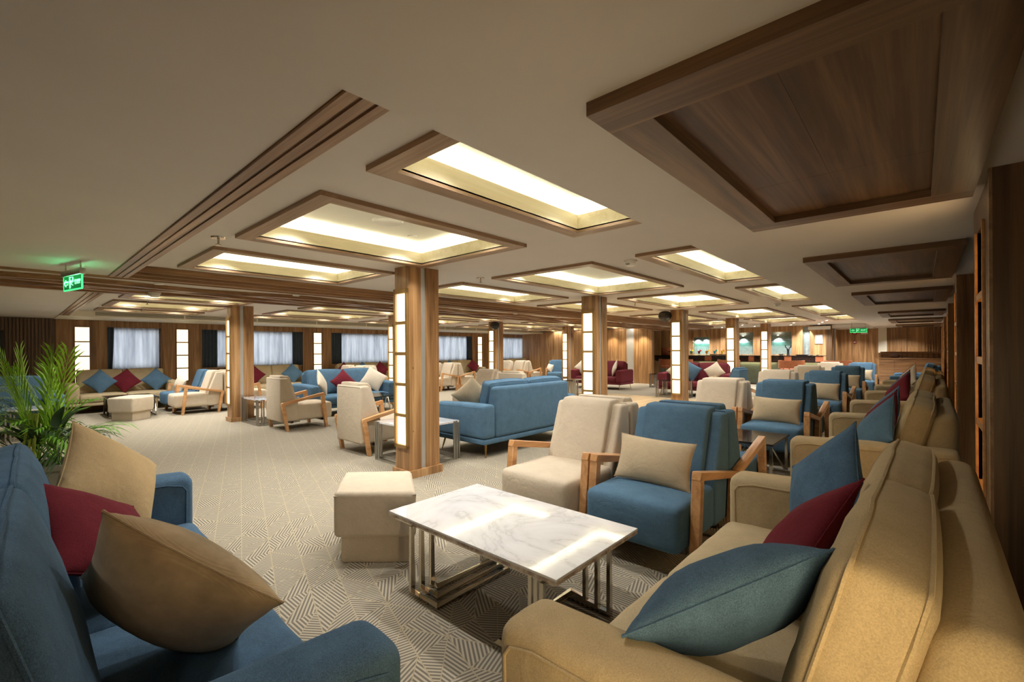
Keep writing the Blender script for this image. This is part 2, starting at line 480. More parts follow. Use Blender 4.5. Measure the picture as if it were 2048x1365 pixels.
struct('ceiling', holed_sheet(-14.75, -1.40, 0.76, 23.3, Z_HI, holes), 'cream painted ceiling')
struct('ceiling', boxes('ceiling_low', 'ceiling', [(XL - .3, -1.43, YB, 0.76, Z_LO, Z_LO + .14)]), 'lower cream painted ceiling near the camera')
struct('ceiling', boxes('ceiling_soffit', 'ceiling', [(-1.43, XR, YB, YF + 1, Z_LO - .014, Z_LO + .14)]), 'lowered cream soffit over the wall sofas')
struct('ceiling', boxes('ceiling_duct', 'duct', [(XL - .2, -14.75, 0.76, 26, 2.375, 2.52)]), 'cream boxed duct above the windows')
struct('ceiling', boxes('ceiling_beam', 'ceiling', [(-8.63, -6.94, 0.76, 20.5, Z_LO, Z_LO + .14)]), 'dropped beam down the middle of the ceiling')

# stepped timber trims where the ceiling changes level
def step_trim(name, along, a0, a1, e_low, e_hi, label, mat):
    """four boards, each one step higher, from the low edge towards the high edge"""
    bm = bmesh.new(); n = 3; w = (e_hi - e_low) / n
    for i in range(n):
        q0 = e_low + w * i + (0.026 if i else 0) * (1 if w > 0 else -1); q1 = e_low + w * (i + 1)
        z = Z_LO - 0.012 + 0.03 * i
        lo, hi = min(q0, q1), max(q0, q1)
        if along == 'x': add_box(bm, a0, a1, lo, hi, z, Z_HI + .02)
        else: add_box(bm, lo, hi, a0, a1, z, Z_HI + .02)
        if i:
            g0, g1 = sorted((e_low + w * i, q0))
            if along == 'x': add_box(bm, a0, a1, g0, g1, z + .003, Z_HI + .02, 1)  # dark strip painted in for the shadow gap between boards
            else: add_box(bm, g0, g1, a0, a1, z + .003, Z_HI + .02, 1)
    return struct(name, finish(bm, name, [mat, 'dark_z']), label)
def flat_trim(name, a0, a1, label):
    bm = bmesh.new(); y = 0.76
    for i in range(3):
        add_box(bm, a0, a1, y + .003, y + .048, 2.376, Z_HI); y += .048
        if i < 2: add_box(bm, a0, a1, y, y + .016, 2.384, Z_HI, 1); y += .013  # dark strip imitates the shade in the gap
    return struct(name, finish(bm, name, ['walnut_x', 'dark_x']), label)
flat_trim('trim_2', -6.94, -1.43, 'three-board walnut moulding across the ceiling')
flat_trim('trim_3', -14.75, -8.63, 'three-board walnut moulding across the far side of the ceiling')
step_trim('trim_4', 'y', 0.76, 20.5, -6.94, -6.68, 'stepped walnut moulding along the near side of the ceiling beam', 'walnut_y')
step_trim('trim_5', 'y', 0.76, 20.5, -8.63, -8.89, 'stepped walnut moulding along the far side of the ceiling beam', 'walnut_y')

# beam underside: edge boards and waving timber ribs
def wave_rib(xc, amp, per, ph, wdt, y0, y1, z0, z1):
    bm = bmesh.new(); n = 150; rows = []
    for i in range(n + 1):
        y = y0 + (y1 - y0) * i / n; x = xc + amp * sin(2 * pi * y / per + ph)
        rows.append([bm.verts.new(p) for p in ((x - wdt, y, z1), (x - wdt, y, z0), (x + wdt, y, z0), (x + wdt, y, z1))])
    for A, B in zip(rows, rows[1:]):
        for j in range(3): bm.faces.new([A[j], A[j + 1], B[j + 1], B[j]])
    bm.faces.new(rows[0]); bm.faces.new(rows[-1][::-1])
    bmesh.ops.recalc_face_normals(bm, faces=bm.faces[:])
    return finish(bm, 'rib', 'walnut_y')
bt = thing('ceiling_beam_cladding', 'waving walnut ribs under the dropped ceiling beam', 'ceiling trim')
obj('edge_board', boxes('edge_board', 'walnut_y', [(-6.985, -6.945, -3.9, 20.5, 2.365, Z_LO)]), bt)
obj('edge_board', boxes('edge_board', 'walnut_y', [(-8.63, -8.59, -3.9, 20.5, 2.365, Z_LO)]), bt)
for xc, amp, per, ph, wd in ((-7.42, .10, 2.6, 0.3, .05), (-7.62, .12, 2.6, 2.4, .055), (-7.86, .11, 2.6, 4.4, .05), (-8.12, .12, 2.6, 1.2, .055), (-8.36, .09, 2.6, 3.5, .05)):
    obj('rib', wave_rib(xc, amp, per, ph, wd, -3.9, 20.5, 2.335, Z_LO), bt)
obj('backing_panel', boxes('backing_panel', 'walnut_y', [(-8.55, -7.5, -3.9, 20.5, 2.375, Z_LO - .001)]), bt)

# coffers
ROWN = ['narrow row beside the soffit', 'row over the near columns', 'row before the dropped beam',
        'row past the dropped beam', 'row over the far columns', 'narrow row beside the windows']
BAYN = ['nearest the camera', 'second from the camera', 'third from the camera', 'fourth from the camera', 'farthest from the camera']
DL = lathe('downlight', ['bulb'], [(0.0, 0), (0.034, 0), (0.034, 0.012), (0.0, 0.012)], 14)
DLR = lathe('downlight_ring', ['white'], [(0.034, -0.004), (0.05, -0.004), (0.052, 0.01), (0.034, 0.01)], 18)
ZC = 2.73
for ri, (a, b) in enumerate(ROWS):
    for bi, (c, d) in enumerate(BAYS):
        cx_, cy_ = (a + b) / 2, (c + d) / 2
        t = thing('ceiling_coffer', 'glowing framed ceiling coffer, %s, %s' % (ROWN[ri], BAYN[bi]), 'ceiling light', (cx_, cy_, Z_HI), 0, 'lit ceiling coffers')
        hx, hy = (b - a) / 2, (d - c) / 2
        right_frame = ri != 0
        fb = []
        xr = hx if right_frame else hx
        obj('frame_board', boxes('frame_board', 'frame_x', [(-hx, xr, -hy, -hy + FR, -.032, .0)]), t)
        obj('frame_board', boxes('frame_board', 'frame_x', [(-hx, xr, hy - FR, hy, -.032, .0)]), t)
        obj('frame_board', boxes('frame_board', 'frame_y', [(-hx, -hx + FR, -hy + FR, hy - FR, -.032, .0)]), t)
        if right_frame: obj('frame_board', boxes('frame_board', 'frame_y', [(hx - FR, hx, -hy + FR, hy - FR, -.032, .0)]), t)
        ix0, ix1, iy0, iy1 = -hx + FR, hx - (FR if right_frame else 0.0), -hy + FR, hy - FR
        L = 0.115
        obj('lip', boxes('lip', 'lip', [(ix0 - .02, ix0, iy0, iy1, -.01, L), (ix1, ix1 + .02, iy0, iy1, -.01, L), (ix0 - .02, ix1 + .02, iy0 - .02, iy0, -.01, L), (ix0 - .02, ix1 + .02, iy1, iy1 + .02, -.01, L)]), t)
        k = 0.14; h = ZC - Z_HI
        bm = bmesh.new()
        X0, X1, Y0, Y1 = ix0 - k, ix1 + k, iy0 - k, iy1 + k
        if not right_frame: X1 = ix1 + .14
        add_box(bm, X0 - .02, X1 + .02, Y0 - .02, Y1 + .02, h, h + .02)
        add_box(bm, X0 - .02, X0, Y0, Y1, .012, h); add_box(bm, X1, X1 + .02, Y0, Y1, .012, h)
        add_box(bm, X0, X1, Y0 - .02, Y0, .012, h); add_box(bm, X0, X1, Y1, Y1 + .02, .012, h)
        for q in ((X0, ix0 - .02, Y0, Y1), (ix1 + .02, X1, Y0, Y1), (ix0 - .02, ix1 + .02, Y0, iy0 - .02), (ix0 - .02, ix1 + .02, iy1 + .02, Y1)): add_box(bm, *q, .012, .02)
        obj('cove_tray', finish(bm, 'cove_tray', 'cove'), t)
        s0, s1 = .05, .09
        obj('led_strip', boxes('led_strip', 'led', [(ix0 - s1, ix0 - s0, iy0, iy1, .06, .07), (ix1 + s0, ix1 + s1, iy0, iy1, .06, .07), (ix0, ix1, iy0 - s1, iy0 - s0, .06, .07), (ix0, ix1, iy1 + s0, iy1 + s1, .06, .07)]), t)
        if ri == 5:  # downlights added in this row to brighten the window wall
            for sy in (-1, 1):
                dl = obj('downlight', DL, t, (0, sy * (hy - FR - .35), h - .012)); obj('ring', DLR, dl); spot(cx_, cy_ + sy * (hy - FR - .35), ZC - .04, SPOT_W * 2)
        if ri in (1, 2, 3, 4):
            for sx in (-1, 1):
                for sy in (-1, 1):
                    p = (sx * (hx - FR - .24), sy * (hy - FR - .3), h - .012)
                    dl = obj('downlight', DL, t, p); obj('ring', DLR, dl); spot(cx_ + p[0], cy_ + p[1], ZC - .04, SPOT_W)
        elif ri == 0:
            for sy in (-1, 1):
                dl = obj('downlight', DL, t, (0, sy * (hy - FR - .3), h - .012)); obj('ring', DLR, dl); spot(cx_, cy_ + sy * (hy - FR - .3), ZC - .04, SPOT_W * .6)

struct('ceiling', boxes('ceiling_passage', 'ceiling', [(-3.0, -1.43, 23.0, YF + 1, 2.36, 2.5)]), 'low cream ceiling before the far walnut wall')
for i in range(7):  # invented lamps out of view, added to brighten the foreground
    for j in range(2):
        t = thing('added_rear_fill', 'unseen added fill light behind the camera, %s column, %s row' % (['first', 'second', 'third', 'fourth', 'fifth', 'sixth', 'seventh'][i], ['nearer', 'farther'][j]), 'downlight', (.1 - 2.3 * i, -1.0 - 1.5 * j, Z_LO - .012), 0, 'added rear fill lights')
        obj('bulb', DL, t); obj('ring', DLR, t); spot(.1 - 2.3 * i, -1.0 - 1.5 * j, Z_LO - .04, REAR_FILL_W * (1 + .25 * i), (1, .93, .62) if i > 1 else (1, .95, .9))
# walls
struct('wall_back', boxes('wall_behind', 'walnut_z', [(XL, XR, YB - .1, YB, 0, 2.45)]), 'walnut wall behind the camera')

# ------------------------------------------------------------------ left (window) wall
LAMPY = [1.28, 3.46, 7.55, 11.65, 15.77, 20.3, 24.4]
PIL = [(0.79, 1.78), (2.95, 3.96), (7.02, 8.08), (11.15, 12.2), (15.25, 16.35), (19.55, 20.95), (24.0, 25.5)]
WIN = [(1.78, 2.95), (3.96, 7.02), (8.08, 11.15), (12.2, 15.25), (16.35, 19.55), (20.95, 24.0)]
segs = [(XL - .2, XL, a, b, 0, 2.4) for a, b in PIL]
segs += [(XL - .2, XL - .06, a, b, 0, 1.02) for a, b in WIN] + [(XL - .2, XL - .03, a, b, 2.2, 2.4) for a, b in WIN]
struct('wall_left', boxes('wall_left', 'walnut_z', segs), 'walnut panelled window wall')
struct('trim_7', boxes('sill', 'walnut_y', [(XL - .06, XL + .03, a, b, 1.0, 1.03) for a, b in WIN]), 'timber window sills')
# slatted part of the left wall, y < .79
struct('wall_left', boxes('wall_slat_back', 'dark_z', [(XL - .2, XL - .03, YB, .80, 0, 2.39)]), 'backing of the slatted wall')
sl = thing('slat_panelling', 'dark vertical timber slats behind the palm on the far left wall', 'wall panelling', (XL, 0, 0))
o = obj('slats', boxes('slats', 'dark_z', [(-.03, .012, -1.0 + .062 * i, -1.0 + .062 * i + .034, 0, 2.38) for i in range(28)]), sl); tag(o, kind='stuff')
for i, (a, b) in enumerate(WIN):
    w = struct('window_%d' % (i + 1), boxes('window_frame', 'dark_y', [(XL - .16, XL - .1, a, a + .05, 1.03, 2.2), (XL - .16, XL - .1, b - .05, b, 1.03, 2.2), (XL - .16, XL - .1, a, b, 2.14, 2.2), (XL - .16, XL - .1, a, b, 1.03, 1.08)]))
    obj('pane', boxes('pane', 'glass', [(XL - .14, XL - .135, a + .04, b - .04, 1.06, 2.16)]), w)

def drape(name, y0, y1, x, z0, z1, amp, per, mat, label, cat, group, swoop=0.0):
    bm = bmesh.new(); n = max(12, int((y1 - y0) / per * 8)); m = 6; g = []
    for i in range(n + 1):
        row = []
        for j in range(m + 1):
            t = i / n; v = j / m
            y = y0 + (y1 - y0) * t
            if swoop: y = y0 + (y1 - y0) * t * (1 - swoop * (1 - v) ** 1.5) if swoop > 0 else y1 - (y1 - y0) * (1 - t) * (1 + swoop * (1 - v) ** 1.5)
            row.append(bm.verts.new((x + amp * sin(2 * pi * (t * (y1 - y0)) / per + 0.5 * sin(7 * t)) * (1.0 + .3 * (1 - v)), y, z0 + (z1 - z0) * v)))
        g.append(row)
    for i in range(n):
        for j in range(m): bm.faces.new([g[i][j], g[i + 1][j], g[i + 1][j + 1], g[i][j + 1]])
    o = obj(name, finish(bm, name, mat, True, 80)); tag(o, label, cat, group)
    md = o.modifiers.new('thickness', 'SOLIDIFY'); md.thickness = 0.006
    return o
WN = ['first window behind the beige sofa by the palm', 'second window from the palm', 'third window from the palm', 'fourth window from the palm', 'fifth window from the palm', 'farthest window']
for i, (a, b) in enumerate(WIN):
    dl_, dr_ = (0.14, 0.06) if i == 0 else (.42 if i in (1, 2) else .3, .36)
    drape('sheer_curtain', a + dl_ * .6, b - dr_ * .6, XL - .05, 1.04, 2.2, .014, .11, 'sheer', 'white pleated sheer curtain across the %s' % WN[i], 'curtain', 'sheer curtains')
    drape('drape', a + .0, a + dl_, XL - .015, 1.0, 2.2, .018, .09, 'navy', 'navy drape left of the %s' % WN[i], 'curtain', 'dark drapes', 0.3 if i == 0 else 0)
    if i: drape('drape', b - dr_, b, XL - .015, 1.0, 2.2, .018, .09, 'navy', 'navy drape right of the %s' % WN[i], 'curtain', 'dark drapes')

# wall lights
wl_pane = boxes('light_pane', 'wallpane', [(0, .012, -.138, .138, -.182, .182)])
wl_frame = boxes('lamp_frame', 'dark_z', [(0, .02, -.165, -.14, .64, 2.215), (0, .02, .14, .165, .64, 2.215), (0, .02, -.14, .14, 2.19, 2.215)] + [(0, .02, -.14, .14, 2.19 - .385 * k - .02, 2.19 - .385 * k) for k in range(1, 5)])
for i, y in enumerate(LAMPY):
    t = thing('wall_light', 'tall backlit four-pane wall light on the window wall, %s from the palm' % ['first', 'second', 'third', 'fourth', 'fifth', 'sixth', 'seventh'][i], 'wall light', (XL, y, 0), 0, 'window wall lights')
    obj('lamp_frame', wl_frame, t)
    for k in range(4): obj('light_pane', wl_pane, t, (0, 0, 2.19 - .385 * k - .19))

# air grille on the duct face
t = thing('air_grille', 'long slotted air-conditioning grille on the duct above the windows', 'air vent', (-14.75, 0, 0))
obj('slot_panel', boxes('slot_panel', 'slotdark', [(0, .006, 1.35, 22, 2.405, 2.495)]), t)
o = obj('blades', boxes('blades', 'duct', [(.004, .016, 1.35, 22, 2.412 + .018 * k, 2.418 + .018 * k) for k in range(5)]), t)
for k in range(12): obj('divider', boxes('divider', 'duct', [(.002, .02, 1.35 + 1.8 * k, 1.38 + 1.8 * k, 2.4, 2.5)]), t)
t = thing('television', 'dark wall-mounted television at the left edge of the picture', 'television', (XL, -.6, 0))
obj('screen', boxes('screen', 'black', [(.1, .15, -.55, .5, 1.35, 2.05)], .008), t)
obj('mount', boxes('mount', 'black', [(0, .1, -.1, .1, 1.6, 1.8)]), t)

# ------------------------------------------------------------------ right wall
def rx(y): return 0.0165 * (y - 2.0)
struct('wall_right', boxes('wall_right', 'dark_z', [(XR, XR + .12, YB, YF + 1, 0, Z_LO)]), 'dark walnut right-hand wall')
RP = [(-.7, .42), (3.2, 4.22), (7.62, 8.25), (12.4, 13.1), (17.6, 18.2), (21.6, 22.2)]
pane_r = boxes('light_pane', 'pane_amber', [(-.004, .0, -.2, .2, -.15, .15)])
for i, (a, b) in enumerate(RP):
    x0 = .262 + .0165 * (a - 3.2)
    w = b - a; m = (a + b) / 2; g0, g1 = (.06, .3) if i == 0 else (m - .13, m + .27) if i < 2 else (m - .2, m + .2)
    struct('wall_right', boxes('pier', ['dark_z' if i == 1 else 'walnut_z'], [(x0 + .06, XR, a, b, 0, Z_LO), (x0, x0 + .06, a, g0, 0, Z_LO), (x0, x0 + .06, g1, b, 0, Z_LO), (x0, x0 + .06, g0, g1, 0, .3), (x0, x0 + .06, g0, g1, 2.2, Z_LO)]), 'walnut pier on the right-hand wall')  # nearest pier gets a darker walnut to imitate its shade
    t = thing('pier_light', 'recessed amber-lit niche in the right-hand walnut pier, %s from the camera' % (['hidden behind', 'nearest', 'second', 'third', 'fourth', 'fifth'][i]), 'wall light', (x0, 0, 0), 0, 'pier lights')
    obj('lamp_frame', boxes('lamp_frame', 'oak', [(-.012, .05, g0 - .03, g0, .3, 2.2), (-.012, .05, g1, g1 + .03, .3, 2.2)]), t)
    for k in range(5): obj('light_pane', pane_r, t, (.055, (g0 + g1) / 2, .49 + .375 * k))
    for k in range(1, 5): obj('bar', boxes('bar', 'oak', [(-.008, .055, g0, g1, .3 + .375 * k - .02, .3 + .375 * k + .02)]), t)
    if i == 0: light('niche_lamp', 'AREA', (x0 - .03, .42, 1.05), 3.8, (1, .74, .40), (0, pi / 2, -radians(44)), shape='RECTANGLE', size=1.1, size_y=.12, spread=radians(130))
    if i == 1: light('niche_lamp', 'AREA', (x0 - .015, (g0 + g1) / 2, 1.25), 3, (1, .74, .40), (0, pi / 2, 0), shape='RECTANGLE', size=1.8, size_y=.2)
    if i: obj('edge_strip', boxes('edge_strip', 'frame_y', [(-.012, .0, a, a + .05, 0, Z_LO)]), t)
drape('window_curtain', 4.4, 7.3, .62, .1, 2.36, .035, .16, 'curtain_blue', 'long blue curtain on the right wall between the two nearest piers', 'curtain', None)

# walnut panels under the soffit
PANELS = [(1.37, 3.53), (5.12, 7.43), (8.84, 11.15), (13.93, 15.85), (17.7, 19.9), (21.9, 23.9)]
PNAME = ['nearest the camera', 'second from the camera', 'third from the camera', 'fourth from the camera', 'fifth from the camera', 'farthest from the camera']
for i, (a, b) in enumerate(PANELS):
    m = (a + b) / 2; hx0, hx1 = -.875 + .0095 * (m - 2.4), .225 + .0165 * (m - 3)
    t = thing('ceiling_panel', 'dark walnut framed ceiling panel under the soffit, %s' % PNAME[i], 'ceiling panel', (0, m, Z_LO - .014), 0, 'walnut ceiling panels')
    h = (b - a) / 2
    obj('frame_board', boxes('frame_board', 'dark_x', [(hx0, hx1, -h, -h + .17, -.05, 0)]), t)
    obj('frame_board', boxes('frame_board', 'dark_x', [(hx0, hx1, h - .17, h, -.05, 0)]), t)
    obj('frame_board', boxes('frame_board', 'dark_y', [(hx0, hx0 + .17, -h + .17, h - .17, -.05, 0)]), t)
    obj('frame_board', boxes('frame_board', 'dark_y', [(hx1 - .17, hx1, -h + .17, h - .17, -.05, 0)]), t)
    w4 = (hx1 - hx0 - .34) / 2; yj = -h + .17 + (2 * h - .34) * .64
    for k in range(2):
        for (ya, yb) in ((-h + .17, yj), (yj, h - .17)):
            obj('board', boxes('board', 'figured', [(hx0 + .17 + w4 * k + .0005, hx0 + .17 + w4 * (k + 1) - .0005, ya + .0012, yb - .0012, -.012, 0)]), t)

# ------------------------------------------------------------------ far end
struct('wall_front', boxes('wall_front', 'pillar_z', [(-2.9, XR, YF, YF + .15, 0, 2.45)]), 'walnut far wall')
ww = thing('far_wall_slats', 'vertical walnut slats on the far wall above the long sideboard', 'wall panelling', (0, YF, 0))
o = obj('slats', boxes('slats', 'walnut_z', [(-1.0 + .09 * i, -.95 + .09 * i, -.03, 0, 1.3, 2.36) for i in range(7)] + [(.1 + .08 * i, .14 + .08 * i, -.03, 0, 1.3, 2.36) for i in range(8)]), ww); tag(o, kind='stuff')
o = obj('wall_column', boxes('white_wall_column', 'duct', [(-1.37, -1.08, YF - .16, YF, 1.3, 2.4)])); tag(o, 'cream boxed column standing on the far wall beside the slats', 'column')
# bar alcove
YW = 23.0
struct('wall_front', boxes('bar_wall', 'pillar_z', [(-8.9, -8.5, YW, YW + .2, 0, 2.5), (-7.7, -5.75, YW + .0, YW + .2, 0, 1.25), (-8.5, -7.7, YW, YW + .2, 0, 1.25),
    (-8.5, -7.7, YW, YW + .2, 2.1, 2.5), (-7.7, -6.6, YW, YW + .2, 0, 2.5), (-6.6, -5.75, YW, YW + .2, 2.27, 2.5), (-5.75, -5.2, YW, YW + .2, 0, 2.5), (-5.2, -4.2, YW, YW + .2, 2.25, 2.5),
    (-5.2, -4.2, YW, YW + .2, 0, 1.25), (-4.2, -3.8, YW, YW + .2, 0, 2.5), (-3.8, -3.52, YW + .02, YW + .2, 2.45, 2.5), (-3.8, -3.52, YW + .02, YW + .2, 0, 1.2), (-3.52, -2.8, YW, YW + .2, 0, 2.5),
    (-2.95, -2.8, YW, YF, 0, 2.5), (-14, -8.9, YW, YW + .2, 0, 2.5)]), 'walnut back wall of the bar')
nch = thing('bar_niches', 'grey stone-backed display niches in the wall behind the bar', 'wall niche', (0, YW, 0))
for a, b, z0, z1 in ((-8.5, -7.7, 1.25, 2.1), (-6.6, -5.75, 1.25, 2.27), (-5.2, -4.2, 1.25, 2.25), (-3.8, -3.52, 1.2, 2.45)):
    obj('niche_back', boxes('niche_back', 'niche', [(a, b, .201, .22, z0, z1)]), nch)
for a, b, n in ((-8.5, -7.7, 'left'), (-6.6, -5.75, 'middle'), (-5.2, -4.2, 'right')):
    t = thing('glass_shelf', 'green-tinted glass shelf in the %s niche behind the bar' % n, 'shelf', (0, YW, 1.86), 0, 'bar glass shelves')
    obj('shelf_board', boxes('shelf_board', 'shelfglass', [(a, b, -.04, .17, 0, .015)]), t)
    for xx in (a + .02, b - .03): obj('bracket', boxes('bracket', 'brushed', [(xx, xx + .02, -.02, .1, -.02, 0)]), t)
for xx in (-8.3, -7.9, -6.2, -4.75, -3.66):
    t = thing('niche_downlight', 'small downlight shining into the bar wall, %s' % {-8.3: 'leftmost', -7.9: 'second from the left', -6.2: 'third from the left', -4.75: 'fourth from the left', -3.66: 'rightmost'}[xx], 'downlight', (xx, YW - .12 if xx in (-3.66,) else YW + .08, 2.5 if xx == -3.66 else 2.1), 0, 'bar downlights')
    obj('bulb', DL, t); obj('ring', DLR, t)
    spot(xx, t.location.y, t.location.z - .03, 60, (.9, .96, 1), 110)
# left timber screen wall before the bar
struct('wall_back', boxes('screen_wall', 'pillar_z', [(-16.2, -9.95, 18.8, 19.0, 0, 2.45), (-9.58, -8.72, 18.8, 19.0, 0, 2.45), (-16.2, -16.1, 19.0, 19.2, 0, 2.45)]), 'walnut screen wall beside the bar')
o = obj('wall_column', boxes('silver_strip_panel', 'silver', [(-9.95, -9.58, 18.83, 18.98, 0, 2.45)])); tag(o, 'pale grey strip between the walnut panels left of the bar', 'wall panel')

# ------------------------------------------------------------------ columns
def column_proto(label, loc):
    w, d = .29, .44
    t = thing('column', label, 'column', loc, 0, 'walnut columns with light panels')
    x0, x1, y0, y1 = -w / 2, w / 2, -d / 2, d / 2
    obj('core', boxes('core', 'silver', [(x0 + .02, x1 - .012, y0 + .02, y1 - .02, 0.0, Z_HI)]), t)
    obj('front_panel', boxes('front_panel', 'pillar_z', [(x0, x1, y0, y0 + .02, 0.09, Z_HI)]), t)
    obj('rear_panel', boxes('rear_panel', 'pillar_z', [(x0, x1, y1 - .02, y1, 0.09, Z_HI)]), t)
    for s in (-1, 1):
        xa, xb = (x1 - .02, x1) if s > 0 else (x0, x0 + .02)
        obj('side_panel', boxes('side_panel', 'pillar_z', [(xa, xb, y0 + .02, y0 + .17, .09, Z_HI)]), t)
        obj('side_panel', boxes('side_panel', 'pillar_z', [(xa, xb, y0 + .24, y1 - .02, .09, Z_HI)]), t)
    sc = boxes('screw', 'brass', [(0, .006, -.006, .006, -.006, .006)], .002)
    for z in (.55, 1.3, 2.1):
        for yy in (y0 + .05, y1 - .05): obj('screw', sc, t, (x1, yy, z))
    obj('plinth', boxes('plinth', 'pillar_z', [(x0 - .028, x1 + .028, y0 - .028, y1 + .028, 0, .09)]), t)
    fx0, fx1 = x0 + .012, x1 - .012
    top = 2.185
    fr = [(fx0, fx0 + .035, y0 - .03, y0, .345, top + .06), (fx1 - .03, fx1, y0 - .03, y0, .345, top + .06), (fx0, fx1, y0 - .03, y0, .345, .388), (fx0, fx1, y0 - .03, y0, top, top + .06)]
    obj('lamp_frame', boxes('lamp_frame', 'bronze', fr), t)
    for k in range(5):
        z0 = .388 + .3665 * k
        obj('light_pane', boxes('light_pane', 'pane', [(fx0 + .037, fx1 - .032, y0 - .006, y0 - .001, z0 + .002, z0 + .328)]), t)
        if k: obj('crossbar', boxes('crossbar', 'bronze', [(fx0 + .035, fx1 - .03, y0 - .026, y0, z0 - .036, z0)]), t)
    return t
CY_ = [3.36, 7.46, 11.55, 15.98, 20.3]
CN = ['nearest to the camera, between the ottoman and the marble side table', 'second from the camera, behind the beige armchair', 'third from the camera, with a round speaker', 'fourth from the camera', 'last before the bar']
CN2 = ['nearest, left of a marble side table', 'second, hidden behind the nearest column', 'third, with a round black speaker', 'fourth', 'fifth, farthest from the camera']
c0 = None
for i, y in enumerate(CY_):
    lb = 'walnut column with glowing panel strip in the near row, %s' % CN[i]
    if c0 is None: c0 = column_proto(lb, (-4.6, y, 0))
    else: dup(c0, (-4.61, y, 0), 0, lb)
for i, y in enumerate([3.4, 7.46, 11.5, 15.9, 20.1]):
    if i == 4: continue
    dup(c0, (-11.03 - (.08 if i == 0 else .1), y, 0), 0, 'walnut column with glowing panel strip in the far row, %s' % CN2[i])

# ================================================================== FURNITURE
# ---- armchair: local frame faces -y, s = distance from the rear face
def armchair(mat, label, loc, rz, group):
    t = thing('armchair', label, 'armchair', loc, rz, group)
    R_ = .5
    Y = lambda s: R_ - s
    poly = [(Y(0), .17), (Y(0), .985), (Y(.02), 1.0), (Y(.15), 1.0), (Y(.33), .5), (Y(.35), .17)]
    obj('backrest', prism_mesh('backrest', mat, poly, -.355, .355, 'x', .028, 3), t)
    pad = [(Y(.025), .9), (Y(.025), 1.035), (Y(.05), 1.045), (Y(.185), 1.04), (Y(.222), .99), (Y(.385), .47), (Y(.3), .45)]
    obj('back_pad', prism_mesh('back_pad', mat, pad, -.265, .265, 'x', .022, 3), t)
    def puff(p, u):
        z = p.z + (0.025 * (1 - u[0] ** 2) * (1 - u[1] ** 2) if u[2] > 0 else 0)
        y = p.y - (0.02 * (1 - u[0] ** 2) * (1 - u[2] ** 2) if u[1] < 0 else 0)
        return (p.x, y, z)
    obj('seat', softbox('seat', mat, .70, .70, .315, .05, puff, 6, (0, Y(.665), .3275)), t)
    # wooden sides
    for sgn in (-1, 1):
        xa, xb = (.362, .425) if sgn > 0 else (-.425, -.362)
        obj('armrest', prism_mesh('armrest', 'oak', [(Y(.0), .485), (Y(.0), .535), (Y(.81), .69), (Y(.83), .635)], xa, xb, 'x', .004, 1), t)
        obj('leg', prism_mesh('leg', 'oak', [(Y(.76), .625), (Y(.825), .637), (Y(.893), 0), (Y(.838), 0)], xa, xb, 'x', .004, 1), t)
        obj('leg', prism_mesh('leg', 'oak', [(Y(.0), .485), (Y(.062), .5), (Y(.14), 0), (Y(.09), 0)], xa, xb, 'x', .004, 1), t)
    obj('underframe', boxes('underframe', 'copper', [(-.33, .33, Y(.25), Y(.2), .13, .172), (-.33, .33, Y(.85), Y(.8), .13, .172)]), t)
    return t
CH = {}
def chair(kind, x, y, rz, label, group):
    if kind not in CH:
        CH[kind] = armchair(kind, label, (x, y, 0), rz, group); return CH[kind]
    return dup(CH[kind], (x, y, 0), rz, label, group)

